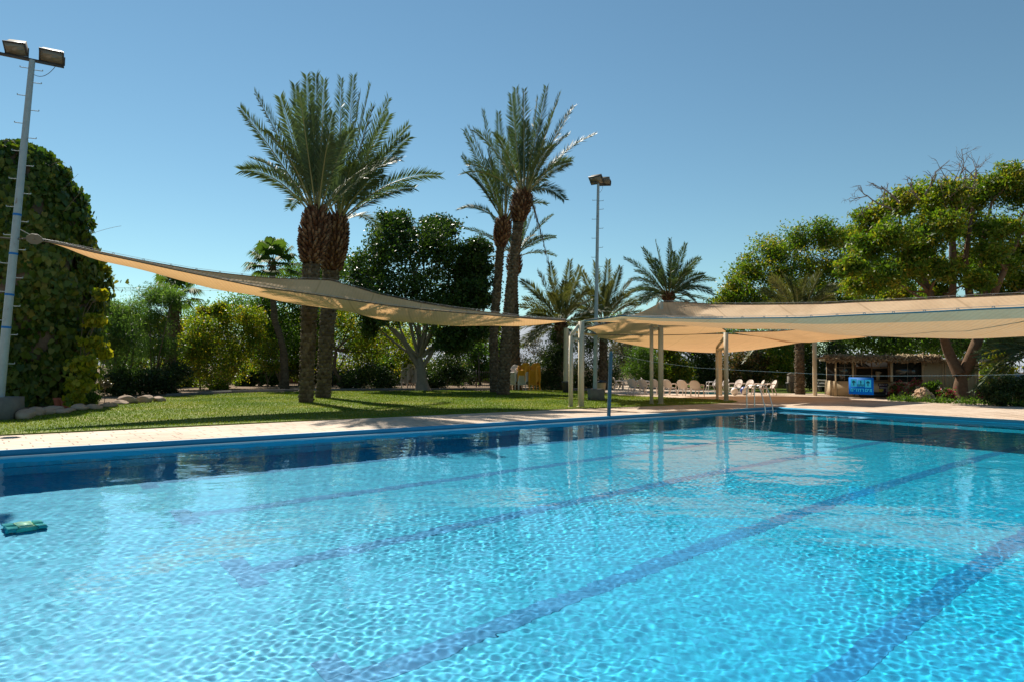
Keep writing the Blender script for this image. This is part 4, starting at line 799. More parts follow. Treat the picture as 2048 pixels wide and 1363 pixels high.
# the loudspeaker on its own bracket hangs off the mast
sc = P(69, 477, 17.8); q = bM + hM * ((sc[2] - bM[2]) / hM[2])
th = thing('loudspeaker', 'grey brown horn loudspeaker hanging from the left floodlight mast', 'loudspeaker', sc)
mb = MB(); d = unit(np.array([.55, -.80, -.25])); R = face(d); prof = [(.05, .16), (.09, .12), (.125, .0), (.15, -.16), (.15, -.20)]
seg = 8; a = (np.arange(seg) + .5) * 2 * np.pi / seg; rows = [np.stack([r * 1.25 * np.cos(a), r * .95 * np.sin(a), np.full(seg, z)], 1) @ R.T + sc for r, z in prof]
v = np.concatenate(rows); f = [[i * seg + j, i * seg + (j + 1) % seg, (i + 1) * seg + (j + 1) % seg, (i + 1) * seg + j] for i in range(len(prof) - 1) for j in range(seg)]
mb.add(v, f); mb.add(rows[0][::-1], np.arange(seg)); mb.build('housing', M['speaker'], th)
mb = MB(); mb.add(rows[-1] + d * .004, np.arange(seg)); mb.box(sc + d * .21, (.03, .03, .02), R); mb.build('grille', M['lamp'], th)
mb = MB(); mb.tube([q - [.35, .05, -.03], q + [.05, 0, 0], sc - d * .1], .02, 6); mb.build('bracket', M['darkmetal'], th)
bM2 = G(1192, 801); bM2[2] = .5; bM2 = P(1190, 779, bM2[1] + .3); tM2 = P(1196.5, 367, bM2[1]); h2 = tM2 - bM2
bd2 = unit(np.array([.9, .8, 0])); rg2 = []
for k in range(14): rg2.append((.915 - k * .047, [1, 1, -1][k % 3] if k else 1))
rg2 = [(.918 - k * .0465, 1 if k % 2 else -1) for k in range(14)] + [(.913, 1)]
YY = bM2[1]
lamps2 = [(tM2 + bd2 * -.10 + [0, 0, .19], face((-.35, -.55, -.75)), (.62, .40, .22)), (tM2 + bd2 * .46 + [0, 0, .20], face((.1, .93, -.35)), (.54, .28, .34))]
mast('floodlight mast beside the beige steel frame, standing in a concrete block on the lawn', bM2, tM2, .10, .062, bd2, (.32, .48), lamps2, rg2, ((bM2[0] + .05, bM2[1]), (.66, .66, .55)), unit(np.array([.95, -.3, 0])))
# ------------------------------------------------------------------ steel frames that hold the sails
def frame(label, short, tall, h_short, h_tall, w_s, w_t, brace=True):
    s_, t_ = np.asarray(short, float), np.asarray(tall, float); th = thing('sail_frame', label, 'steel frame', (s_ + t_) / 2 * [1, 1, 0], 'beige steel frames of the shade sails')
    z = np.array([0, 0, 1.]); R = rotz(math.atan2(t_[1] - s_[1], t_[0] - s_[0]))
    mb = MB(); mb.box(t_ + z * h_tall / 2, (w_t, w_t, h_tall), R); p = mb.build('post', M['beige'], th)
    mb = MB(); mb.box(t_ + z * .04, (w_t * 1.5, w_t * 1.5, .02), R); mb.build('foot_plate', M['beige'], p)
    mb = MB(); mb.box(s_ + z * h_short / 2, (w_s, w_s, h_short), R); p = mb.build('post', M['beige'], th)
    mb = MB(); mb.box(s_ + z * .04, (w_s * 1.5, w_s * 1.5, .02), R); mb.build('foot_plate', M['beige'], p)
    d = unit(t_ - s_); mb = MB(); mb.beam(s_ + z * (h_short - .12) + d * w_s * .5, t_ + z * (h_short - .12) - d * w_t * .5, w_s * .7, .12); mb.build('crossbar', M['beige'], th)
    if brace:
        mb = MB(); mb.beam(s_ + z * (h_short + .0), t_ + z * (h_tall - .14) - d * w_t * .5, w_s * .8, w_s * .8); mb.build('brace', M['beige'], th)
    return th
A1, A2 = G(1141.5, 814), G(1162, 814)
def hz(p, y): return float(P(1024, y, p[1])[2])
frame('beige steel frame at the lawn edge where the left and right sails meet', A1, A2, 2.72, 3.28, .14, .19)
B1, B2 = G(1303, 808), G(1321.5, 808)
frame('beige steel frame whose posts rise under the left corner of the largest sail', B1, B2, 3.3, 4.30, .12, .17)
C1, C2 = G(1434.5, 797.5), G(1452.5, 802.5)
frame('beige steel frame with a braced top where the orange sails meet', C1, C2, 2.60, 3.20, .12, .18)
def column(name, label, cat, c, r, h, mat, top=None, cap=None):
    th = thing(name, label, cat, c); mb = MB(); e = np.asarray(c) + np.array([0, 0, h]) if top is None else top; s = np.linspace(0, 1, 6)[:, None]
    mb.tube(np.asarray(c) + (e - np.asarray(c)) * s, r, 14); mb.build('shaft', M[mat], th, True)
    mb = MB(); mb.tube([e, e + [0, 0, .05]], r * .7, 12); mb.build('cap', M[cap or mat], th, True); return th
g_ = P(1131, 779, 43); g_[2] = 0; column('pillar', 'thick beige pillar standing behind the left steel frame', 'pillar', g_, .15, hz(g_, 657), 'beige', P(1132.5, 657, 43))
g_ = G(1440, 790); column('pillar', 'round beige pillar rising just behind the right steel frame', 'pillar', g_, .13, hz(g_, 672) - .02, 'beige')
g_ = G(1630, 790.5); column('pillar', 'square shouldered beige pillar left of the hut, under the sail', 'pillar', g_, .125, hz(g_, 655), 'beige')
g_ = G(1217.5, 830.5); bp_top = P(1222, 705, g_[1]); column('rope_post', 'leaning blue post on the paving at the pool edge', 'post', g_, .06, 2, 'bluepost', bp_top, 'bluepost')
# ------------------------------------------------------------------ pool rope with its sign
e0 = bp_top + [0, 0, -.03]; e1 = LU(RO + .5, lu(g_)[1] - .1, 2.05)
th = thing('rope_post', 'blue post holding the near end of the white pool rope', 'post', e1 * [1, 1, 0]); mb = MB(); mb.tube([e1 * [1, 1, 0], e1 + [0, 0, .05]], .06, 12); mb.build('shaft', M['bluepost'], th, True)
ctrl = [(1222, 706), (1300, 722), (1400, 735), (1500, 740.5), (1600, 745), (1660, 748), (1723, 750.5), (1800, 750.8), (1900, 750), (2000, 748.5), (2048, 747.5)]
rp = []
def on_rope(px, py):
    x, y, k = ray(px, py); u0 = lu(e0)[1]; return PU(px, py, u0)
for q in ctrl: rp.append(on_rope(*q))
rp = np.array(rp); rp = np.concatenate([rp, [rp[-1] * .5 + e1 * .5 - [0, 0, .1], e1]])
mb = MB(); mb.tube(rp, .0028, 6); rope = tag(mb.build('pool_rope', M['rope'], loc=rp[0]), 'thin white rope stretched across the pool from the blue post', 'rope')
sl, sr = on_rope(1697.5, 752), on_rope(1747, 753.5); ud = unit((sr - sl) * [1, 1, 0]); sw = np.linalg.norm((sr - sl)[:2]); vz = np.array([0, 0, 1.]); yn = np.cross(vz, ud)   # yn points away from the viewer
if yn[1] < 0: yn = -yn
hS = (on_rope(1700, 753)[2] - on_rope(1700, 786.5)[2]); c = (sl + sr) / 2; cS = np.array([c[0], c[1], c[2] - hS / 2 - .012])
th = thing('shallow_water_sign', 'blue and turquoise shallow water sign with two arrows hanging on the pool rope', 'sign', cS)
RS = np.stack([ud, yn, vz], 1); mb = MB(); mb.box(cS, (sw, .012, hS), RS); panel = mb.build('panel', M['blueprint'], th)
def sp(x, y, d=0.0): return cS + ud * (x - .5) * sw + vz * (.5 - y) * hS - yn * (.0075 + d)     # x,y in 0..1 of the sign
def spoly(mb, pts, d=0.0): mb.add([sp(x, y, d) for x, y in pts], np.arange(len(pts)))
def sbar(mb, x0, y0, x1, y1, d=.002): spoly(mb, [(x0, y0), (x0, y1), (x1, y1), (x1, y0)], d)
for x0, x1, y0, y1 in ((.085, .335, .10, .545), (.66, .91, .12, .575)):
    mb = MB(); sbar(mb, x0, y0, x1, y1, 0); mb.build('symbol_panel', M['sign_cyan'], panel)
    mb = MB(); xm = (x0 + x1) / 2; yt = y0 + .07; sbar(mb, xm - .02, yt + .06, xm + .02, y1 - .075); 
    for sg in (-1, 1): spoly(mb, [(xm, yt), (xm, yt + .085), (xm + sg * .055, yt + .16), (xm + sg * .075, yt + .115), (xm + sg * .07, yt + .09)] [::1], .002)
    mb.build('arrow', M['sign_dark'], panel)
mb = MB(); sbar(mb, .365, .15, .63, .535, 0); mb.build('symbol_panel', M['sign_cyan'], panel)
mb = MB(); spoly(mb, [(.497, .165), (.467, .25), (.527, .25)], .002); sbar(mb, .473, .25, .521, .33); sbar(mb, .484, .33, .510, .39)
def wave(y, amp, th_, col=None):
    X = np.linspace(.355, .64, 24); Yc = y - amp * np.abs(np.cos((X - .497) / .145 * np.pi / 1.0)) ** .8 * 1.0
    for i in range(23): spoly(mb, [(X[i], Yc[i]), (X[i], Yc[i] + th_), (X[i + 1], Yc[i + 1] + th_), (X[i + 1], Yc[i + 1])], .002)
wave(.43, .035, .022); wave(.47, .035, .022); wave(.51, .035, .022); mb.build('bather_symbol', M['sign_dark'], panel)
# lettering, right to left: mem yod final-mem, resh dalet vav dalet yod final-mem
mb = MB(); LY0, LY1 = .655, .83; t_ = .03
def fmem(x, w): sbar(mb, x, LY0, x + w, LY0 + .035); sbar(mb, x, LY1 - .035, x + w, LY1); sbar(mb, x, LY0 + .035, x + t_, LY1 - .035); sbar(mb, x + w - t_, LY0 + .035, x + w, LY1 - .035)
def yod(x, w): sbar(mb, x, LY0, x + w, LY0 + .035); sbar(mb, x + w - t_, LY0 + .035, x + w, LY0 + .085)
def vav(x, w): sbar(mb, x, LY0, x + w, LY0 + .035); sbar(mb, x + w - t_, LY0 + .035, x + w, LY1)
def resh(x, w): sbar(mb, x, LY0, x + w, LY0 + .035); sbar(mb, x + w - t_, LY0 + .035, x + w, LY1)
def dalet(x, w): sbar(mb, x, LY0, x + w, LY0 + .035); sbar(mb, x + w - t_ * 1.7, LY0 + .035, x + w - t_ * .7, LY1)
def mem(x, w):
    sbar(mb, x + .03, LY0, x + w, LY0 + .035); sbar(mb, x + w - t_, LY0 + .035, x + w, LY1); sbar(mb, x + w * .45, LY1 - .035, x + w - t_, LY1)
    spoly(mb, [(x + .03, LY0 + .035), (x, LY1), (x + t_, LY1), (x + .03 + t_, LY0 + .035)], .002); spoly(mb, [(x, LY0), (x + .03, LY0 + .05), (x + .05, LY0 + .035), (x + .025, LY0)], .002)
fmem(.08, .105); yod(.205, .045); dalet(.265, .095); vav(.37, .045); dalet(.425, .095); resh(.53, .085); fmem(.665, .105); yod(.785, .045); mem(.845, .095)
mb.build('lettering', M['sign_cyan'], panel)
for x in (.06, .94): mb = MB(); mb.tube([sp(x, -.02), sp(x, -.02) + vz * .03 + yn * .005], .004, 5); mb.build('hook', M['cable'], th)
# ------------------------------------------------------------------ shade sails
def section(t, z0, zb, z1, tb=.42):        # quadratic through near edge, belly, far edge
    A_ = np.array([[0, 0, 1], [tb * tb, tb, 1], [1, 1, 1.]]); k = np.linalg.solve(A_, np.array([z0, zb, z1])); return k[0] * t * t + k[1] * t + k[2]
def hooks(th, pts, n, up=.07, r=.05):
    q = np.linspace(0, len(pts) - 1, n)
    for v in q:
        i = min(int(v), len(pts) - 2); p = pts[i] + (pts[i + 1] - pts[i]) * (v - i); d = unit(pts[i + 1] - pts[i])
        a = np.linspace(-1.2, 4.2, 8); ring = p + np.array([0, 0, up * .5]) + r * .6 * (np.cos(a)[:, None] * d + np.sin(a)[:, None] * np.array([0, 0, 1.])); mb_ = MB(); mb_.tube(ring, .009, 5); mb_.build('hook', M['cable'], th)
def smooth_interp(x, xp, fp):
    y = np.interp(x, xp, fp); k = max(3, len(x) // 14 | 1); return np.convolve(np.pad(y, k // 2, 'edge'), np.ones(k) / k, 'valid')
def sail(label, near, belly, far, nt=26, band=None, nhook=24, tb=.42, cable_far=True, ripple=.02):
    """near, belly, far: world curves with the same number of points."""
    near, belly, far = map(np.asarray, (near, belly, far)); n = len(near); t = np.linspace(0, 1, nt)
    V = np.empty((n, nt, 3))
    for i in range(n):
        for k in range(3): V[i, :, k] = section(t, near[i, k], belly[i, k], far[i, k], tb)
    rip = ripple * (np.sin(np.arange(n)[:, None] * .55 + 4 * t) * np.sin(np.pi * t)[None]); V[..., 2] += rip
    th = thing('shade_sail', label, 'shade sail', near[0], 'tan shade sails')
    mb = MB(); mb.grid(V if band is None else V[:, band:]); cl = mb.build('cloth', M['sail'], th, True)
    if band is not None:
        mb = MB(); mb.grid(V[:, :band + 1]); mb.build('valance', M['sail_shade'], th, True)
    mb = MB(); mb.tube(near + [0, 0, .012], .022, 6); mb.build('hem', M['hem'] if band is None else M['blue_hem'], th, True)
    mb = MB(); mb.tube(far + [0, 0, .012], .018, 6); mb.build('hem', M['hem'], th, True)
    ext = near.copy(); ext[:, 2] += .07; mb = MB(); mb.tube(ext, .006, 5); mb.build('cable', M['cable'], th)
    ext = far.copy(); ext[:, 2] += .07; mb = MB(); mb.tube(ext, .006, 5); mb.build('cable', M['cable'], th)
    hooks(th, near, nhook); hooks(th, far, nhook)
    return th, V
# left sail: pixel rows of its near edge, belly and far edge, each at its own depth
HX = [(85, 483), (112.7, 488), (188, 505.6), (263, 521.4), (349, 540.2), (439.5, 559), (512, 574), (617, 588.4), (696.6, 600.5), (780, 612.6), (850, 620.4), (916, 626), (993, 632.5), (1070, 638.6), (1138, 642.5)]
TX = [(85, 483), (112.7, 487), (188, 502), (263, 517.5), (312, 527), (387, 540), (454.5, 548.4), (533.7, 556.5), (617, 559.8), (661, 561), (714, 576), (758, 589), (806.6, 599), (850, 608), (916, 618), (993, 627), (1048, 635), (1138, 642)]
BX = [(85, 483), (112.7, 489.5), (188, 517.6), (263, 534.5), (349, 559), (439.5, 579.6), (512, 592), (560, 602.7), (639, 612.6), (692, 622.6), (758, 638), (824, 646.8), (850, 648.5), (938, 652), (1026, 652), (1092, 648), (1138, 643)]
pa, pbb = P(85, 483, 18.9), P(1138, 642.5, 26.05)
def plan(s, bow):     # s 0..1 between the two tips, bowed away from the viewer
    return pa[:2] + (pbb[:2] - pa[:2]) * s + np.array([-.25, .97]) * bow * 4 * s * (1 - s)
ss = np.linspace(0, 1, 70); curves = []
for tab, bow in ((HX, .6), (BX, 2.4), (TX, 4.5)):
    xs_, ys_ = zip(*tab); xs_ = np.array(xs_); ys_ = np.array(ys_); pts = []
    yy = np.interp(np.arange(85, 1139), xs_, ys_); yy = np.convolve(np.pad(yy, 20, 'edge'), np.ones(41) / 41, 'valid') if tab is not TX else np.convolve(np.pad(yy, 8, 'edge'), np.ones(17) / 17, 'valid')
    yy[0] = 483; yy[-1] = 642.5
    for s_ in ss:
        q = plan(s_, bow); px = 1024 + F * q[0] / q[1]
        for _ in range(4):
            py = float(np.interp(np.clip(px, 85, 1138), np.arange(85, 1139), yy)); w = P(px, py, q[1]); px += (q[0] - w[0]) * F / q[1]
        pts.append(P(px, py, q[1]))
    curves.append(np.array(pts))
th, V = sail('long tan shade sail stretched from the left floodlight mast in front of the palms', *curves, nhook=26, tb=.45)
mb = MB(); q = bM + hM * ((pa[2] + .2 - bM[2]) / hM[2]); mb.tube([q, pa], .012, 6); mb.tube([pbb, A2 + [-.1, 0, 3.22]], .014, 6); mb.build('tie_cable', M['cable'], th)
# big sail over the far end of the pool
U0, UB, U1 = 19.2, 21.7, 24.65
def lz(tab, u): 
    w = [PU(x, y, u) for x, y in tab]; return np.array([lu(p)[0] for p in w]), np.array([p[2] for p in w])
l0, z0 = lz([(1244, 632.5), (1310, 636), (1420, 638), (1486, 637), (1600, 636), (1732, 630), (1833, 626), (1961, 619.4), (2048, 616)], U0)
lb, zb = lz([(1330, 648), (1450, 655), (1600, 659), (1710, 670), (1820, 675.6), (1952, 675.6), (2048, 673)], UB)
l1, z1 = lz([(1376, 607.5), (1486, 610), (1650, 608.4), (1710, 605), (1820, 600.7), (1930, 595), (2048, 589.7)], U1)
ls = np.concatenate([np.linspace(-18.55, -16.5, 20), np.linspace(-16.3, 2.2, 60)])
zA = smooth_interp(ls, np.concatenate([[-18.6, -18.0], l0, [2.2]]), np.concatenate([[3.28, 3.22], z0, [z0[-1] - .02]])) if False else np.interp(ls, np.concatenate([[-18.7], l0, [2.2]]), np.concatenate([[3.28], z0, [z0[-1] + .1]]))
zB = np.interp(ls, np.concatenate([[-18.7], lb, [2.2]]), np.concatenate([[3.5], zb, [zb[-1] + .1]]))
zC = np.interp(ls, np.concatenate([[-18.4], l1, [2.2]]), np.concatenate([[4.32], z1, [z1[-1] + .2]]))
e_ = np.clip((ls + 18.55) / 1.6, 0, 1) ** .6
near = np.stack([LU(l, 18.62 + (U0 - 18.62) * e, z) for l, e, z in zip(ls, e_, zA)]); 
belly = np.stack([LU(l, 20.6 + (UB - 20.6) * e, z) for l, e, z in zip(ls, e_, zB)])
far = np.stack([LU(l + .3 * (1 - e), 22.9 + (U1 - 22.9) * e, z) for l, e, z in zip(ls, e_, zC)])
th, V = sail('largest tan shade sail, spanning the far end of the pool to the right edge', near, belly, far, band=2, nhook=34, tb=.45)
mb = MB(); i0 = 22; cr_ = np.array([V[min(20 + k * 2, 79), int(17 - k * .75)] for k in range(20)]); mb.tube(cr_ + [0, 0, .03], .018, 5); mb.build('seam_rope', M['hem'], th)
mb = MB(); mb.tube([A2 + [0, 0, 3.2], near[0]], .014, 6); mb.tube([B2 + [0, 0, 4.22], far[0]], .014, 6); mb.build('tie_cable', M['cable'], th)
# orange lit sails behind it, over the wading pool
def curve(pts, n=30):
    q = np.array([P(*p) for p in pts]); L = np.concatenate([[0], np.cumsum(np.linalg.norm(np.diff(q, axis=0), axis=1))]); L /= L[-1]; s = np.linspace(0, 1, n)
    w = np.stack([np.interp(s, L, q[:, i]) for i in range(3)], 1); k = np.ones(5) / 5
    for i in range(3): w[2:-2, i] = np.convolve(w[:, i], k, 'valid')
    return w
def mid(a, b, sag): m_ = (a + b) / 2; s = np.linspace(0, 1, len(a)); m_[:, 2] -= sag * np.sin(np.pi * s); return m_
n1 = curve([(1172, 656, 27.6), (1226, 645, 28.0), (1330, 640, 29.2), (1433, 648, 30.2), (1452, 662, 31.1)]); f1 = curve([(1196, 668.5, 31), (1308, 669.5, 32.2), (1380, 668.5, 32), (1449, 664.5, 31.3)])
sail('sail with its left tip by the floodlight mast, tucked under the largest sail', n1, mid(n1, f1, .10), f1, nhook=10)
n2 = curve([(1152, 663, 29), (1190, 669.5, 31.5), (1308, 671.5, 33), (1449, 666.5, 31.6), (1500, 671, 33.5), (1600, 683, 38)]); f2 = curve([(1153, 666, 30), (1200, 674, 33), (1266, 690, 37), (1340, 700, 39.5), (1420, 706, 40.5), (1470, 704.5, 41), (1530, 696, 41), (1600, 685, 40)])
sail('lowest hanging orange lit sail, sagging behind the beige steel frames', n2, mid(n2, f2, .10), f2, nhook=12)
q4 = np.linspace(0, 1, 30)
n3 = np.stack([LU(-17.9 + 2.5 * q, 27.7 + 1.6 * min(1, q * 2), 3.2 + .12 * q) for q in q4]); f3 = np.stack([LU(-19.8 + 4.4 * q, 36, np.interp(-19.8 + 4.4 * q, [-19.8, -18.5, -15.4], [3.05, 3.0, 3.2])) for q in q4])
sail('sail mostly hidden behind the largest one, seen left of the hut', n3, mid(n3, f3, .06), f3, nhook=10)
# ------------------------------------------------------------------ thatched hut
hl, hr = G(1672, 791.5), G(1955, 796.5); hx = unit(hr - hl); hy = np.array([-hx[1], hx[0], 0]); HW = np.linalg.norm(hr - hl); RH = np.stack([hx, hy, [0, 0, 1.]], 1)
k_ = HW / 283.0
def hp(x, y, z): return hl + hx * x + hy * y + np.array([0, 0, z])
def hbox(mb, x0, x1, y0, y1, z0, z1, tint=.5): mb.box(hp((x0 + x1) / 2, (y0 + y1) / 2, (z0 + z1) / 2), (x1 - x0, y1 - y0, z1 - z0), RH, tint)
X = lambda px: (px - 1672) * k_
Zp = lambda py, px=1780: (791.5 + (px - 1672) * .0177 - py) * k_
hut = thing('thatched_hut', 'beige kiosk hut with dark windows and a ragged thatched roof behind the sign', 'hut', hl)
ZT = Zp(711); ZC_ = Zp(757, 1700); DP = 3.2
mb = MB(); hbox(mb, 0, X(1848), 0, .12, 0, ZC_); mb.build('counter_wall', M['hutwall'], hut)
mb = MB()
for i in range(36):
    x0 = X(1848) + (HW - X(1848)) * i / 36; x1 = X(1848) + (HW - X(1848)) * (i + 1) / 36; hbox(mb, x0, x1 - .006, .0 + (.014 if i % 2 else 0), .10, 0, ZT)
pan = mb.build('side_panel', M['hutwall2'], hut)
mb = MB()
for px in (1888, 1893, 1951): hbox(mb, X(px), X(px) + .06, -.03, -.002, 0, ZT - .01)
hbox(mb, X(1899), X(1912), -.02, -.002, Zp(721), Zp(720)); hbox(mb, X(1899), X(1912), -.02, -.002, Zp(725), Zp(724)); mb.build('trim', M['hutwall'], pan)
mb = MB(); hbox(mb, .02, HW - .02, DP, DP + .1, 0, ZT); hbox(mb, -.08, 0, .0, DP + .1, 0, ZC_); hbox(mb, HW, HW + .08, .0, DP + .1, 0, ZT); mb.build('wall', M['hutwall'], hut)
mb = MB(); hbox(mb, .03, HW - .03, DP - .06, DP - .01, .02, ZT - .02); hbox(mb, 0.03, X(1848), .13, DP - .07, .01, .03); mb.build('shade_backing', M['interior'], hut)  # near-black sheets over back wall and floor, the hut's inner shade as colour
for px, w in ((1671, .07), (1706.5, .09), (1785, .12), (1848, .12)):
    mb = MB(); hbox(mb, X(px), X(px) + w, -.04, .10, 0, ZT); mb.build('post', M['hutwall'], hut)
mb = MB(); xw0, xw1 = X(1711), X(1784)
hbox(mb, xw0, xw0 + .10, -.01, .10, ZC_, ZT); hbox(mb, xw1 - .10, xw1, -.01, .10, ZC_, ZT); hbox(mb, xw0 + .10, xw1 - .10, -.01, .10, Zp(728.5), Zp(725)); hbox(mb, xw0 + .10, xw1 - .10, -.02, .11, ZC_, ZC_ + .09)
hbox(mb, X(1746.5), X(1748), -.005, .09, ZC_ + .09, ZT); mb.build('window_frame', M['wood'], hut)
mb = MB(); hbox(mb, X(1709), X(1787), -.22, -.02, ZC_ - .03, ZC_ + .01); mb.build('counter_shelf', M['wood'], hut)
for a_, b__ in ((1674, 1706), (1791.5, 1847)):
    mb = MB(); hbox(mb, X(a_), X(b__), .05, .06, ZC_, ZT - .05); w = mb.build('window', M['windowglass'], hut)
    mb = MB(); m_ = (a_ + b__) / 2; hbox(mb, X(m_), X(m_) + .035, .03, .049, ZC_, ZT - .05)
    if a_ == 1674: hbox(mb, X(a_), X(b__), .03, .049, Zp(728), Zp(726.5))
    mb.build('window_bar', M['lamp'], w)
mb = MB(); hbox(mb, -.35, HW + .45, -.45, DP + .3, ZT, ZT + .10); roof = mb.build('roof', M['hutwall2'], hut)
mb = MB(); rng = np.random.default_rng(15)
for k in range(2600):
    x = rng.uniform(-.6, X(1880)); edge = rng.random() < .75; y = rng.normal(-.50, .12) if edge else rng.uniform(-.4, DP); ztop = ZT + (rng.uniform(-.05, .27) if edge else .13 + rng.random() * .08)
    d = unit(np.array([rng.normal(0, .8), -.55 if edge else rng.normal(0, .6), rng.normal(-.35, .35) if edge else .02])); ln = rng.uniform(.14, .34) * (1.5 if edge and rng.random() < .06 else 1)
    if edge and rng.random() < .03: d = unit(np.array([rng.normal(0, .3), -.1, -1.])); ln *= 1.4
    c = hp(x, y, ztop); w = RH @ d; mb.beam(c - w * ln * .5, c + w * ln * .5, rng.uniform(.04, .09), .03, rng.random())
mb.build('thatch', M['thatch'], roof)
mb = MB(); hbox(mb, X(1852), HW + .35, -.5, -.455, ZT - .03, ZT + .11); mb.build('gutter', M['hutwall2'], roof)
# things inside and on the hut
mb = MB(); hbox(mb, X(1804), X(1823), .35, .8, ZC_ - .05, Zp(741)); hbox(mb, X(1805), X(1822), .33, .345, Zp(745.2), Zp(745.0)); hbox(mb, X(1805), X(1822), .33, .345, Zp(757), Zp(756.5))
tag(mb.build('cool_box', M['white_paint'], loc=hp(X(1813), .5, ZC_)), 'white chest standing in the dark right window of the hut', 'cool box')
mb = MB(); hbox(mb, X(1681), X(1690), .4, .7, ZC_ - .05, Zp(742)); tag(mb.build('cool_box', M['white_paint'], loc=hp(X(1685), .5, ZC_)), 'pale box inside the left window of the hut', 'box')
mb = MB(); mb.lathe(hp(X(1762), .3, ZC_ + .09), [(.09, 0), (.10, .2), (.13, .42), (.10, .48)], 12); hbox(mb, X(1759), X(1769), .25, .4, Zp(740), Zp(737)); tag(mb.build('bottle_rack', M['thatch'], loc=hp(X(1762), .3, ZC_)), 'tan stand with a white top in the serving window', 'stand')
ps = thing('poster', 'dark menu poster with white lettering and a yellow patch on the hut counter', 'poster', hp(X(1771), -.02, Zp(775))); mb = MB(); hbox(mb, X(1761.5), X(1779), -.014, -.004, Zp(790), Zp(768)); hbox(mb, X(1759.5), X(1780), -.016, -.003, Zp(768), Zp(762)); pn = mb.build('panel', M['poster'], ps)
mb = MB(); hbox(mb, X(1761), X(1770.5), -.024, -.017, Zp(779.5), Zp(775)); hbox(mb, X(1762), X(1768), -.024, -.017, Zp(781.5), Zp(779.5)); mb.build('picture', M['poster_yellow'], pn)
mb = MB(); ink = lambda a, b, c_, d: hbox(mb, X(a), X(b), -.026, -.019, Zp(d), Zp(c_))
ink(1761.5, 1762.2, 763.6, 767); ink(1764.6, 1765.3, 763.6, 767); ink(1762.2, 1764.6, 763.6, 764.3); ink(1762.2, 1764.6, 766.3, 767)
ink(1767, 1767.8, 763.5, 767.2); ink(1771, 1771.8, 763.5, 767.2); mb.beam(hp(X(1767.6), -.022, Zp(763.6)), hp(X(1771.2), -.022, Zp(767)), .02, .006)
mb.beam(hp(X(1774), -.022, Zp(767)), hp(X(1776.2), -.022, Zp(763.6)), .02, .006); mb.beam(hp(X(1778.4), -.022, Zp(767)), hp(X(1776.2), -.022, Zp(763.6)), .02, .006); ink(1775, 1777.6, 765.4, 766)
ink(1763, 1775, 770.6, 771.2); ink(1763, 1777, 772.4, 773)
for i, y in enumerate((770, 772, 774, 776, 778, 780)): ink(1776.2, 1778.4, y, y + .8)
ink(1763, 1766, 783, 786); ink(1767.5, 1770, 783.5, 786.5); ink(1771.5, 1777, 782, 787)
mb.build('lettering', M['white_paint'], pn)
mb = MB(); c = hp(X(1742), -.55, 0); mb.box(c + [0, 0, .14], (1.3, .4, .26), RH); mb.box(c + [0, 0, .285], (1.36, .46, .03), RH); tag(mb.build('planter', M['black_plastic'], loc=c), 'black planter box at the foot of the hut counter, below the sign', 'planter')
# ------------------------------------------------------------------ plastic chairs
def make_chair(mat, label, group, loc):
    th = thing('plastic_chair', label, 'chair', (0, 0, 0), group)
    # x right, y forward (the way a sitter faces), z up
    u = np.linspace(-.23, .23, 9); v = np.linspace(-.22, .25, 8); U_, V_ = np.meshgrid(u, v, indexing='ij')
    Zs = .43 - .018 * np.cos(U_ / .23 * 1.5) + .03 * np.clip(V_ / .25, -1, 1) - .03 * np.clip((V_ - .18) / .07, 0, 1) ** 2
    mb = MB(); top = np.stack([U_ * (1 - .06 * (V_ < -.1)), V_, Zs], -1); mb.grid(top); mb.grid((top - [0, 0, .022])[::-1]); fe = top[:, -1]; mb.grid(np.stack([fe, fe + [0, .012, -.025], fe + [0, .004, -.05]], 1)); mb.build('seat', mat, th, True)
    mb = MB(); a = np.linspace(-1, 1, 13); hgt = np.linspace(0, 1, 10); A_, H_ = np.meshgrid(a, hgt, indexing='ij')
    wdt = .245 + .05 * np.sin(H_ * np.pi * .75); topz = .48 * (1 - .26 * np.abs(A_) ** 3.0)
    bk = np.stack([A_ * wdt, -.22 - .19 * H_ + .075 * A_ ** 2, .40 + topz * H_], -1)
    mb.grid(bk); mb.grid((bk + [0, -.02, 0])[::-1]); edge = np.concatenate([bk[0, :], bk[:, -1][1:], bk[-1, ::-1][1:]]); mb.tube(edge + [0, -.01, 0], .016, 6); mb.build('backrest', mat, th, True)
    for sx in (-1, 1):
        mb = MB(); mb.tube([(sx * .27, -.30, .62), (sx * .295, -.18, .66), (sx * .30, .08, .655), (sx * .285, .20, .63), (sx * .26, .24, .56), (sx * .245, .23, .44)], [.02, .03, .032, .03, .024, .022], 8); mb.build('armrest', mat, th, True)
        mb = MB(); mb.tube([(sx * .235, .22, .45), (sx * .25, .25, .22), (sx * .265, .285, 0)], [.034, .028, .022], 6); mb.build('leg', mat, th, True)
        mb = MB(); mb.tube([(sx * .22, -.22, .45), (sx * .235, -.30, .22), (sx * .25, -.37, 0)], [.034, .028, .022], 6); mb.build('leg', mat, th, True)
    return th
RZ = lambda fx, fy: math.atan2(-fx, fy)          # rotation that turns +y to (fx, fy)
ch0 = make_chair(M['white_plastic'], 'x', 'white plastic chairs round the wading pool', (0, 0, 0)); first = True
kc = np.mean(kp, axis=0)
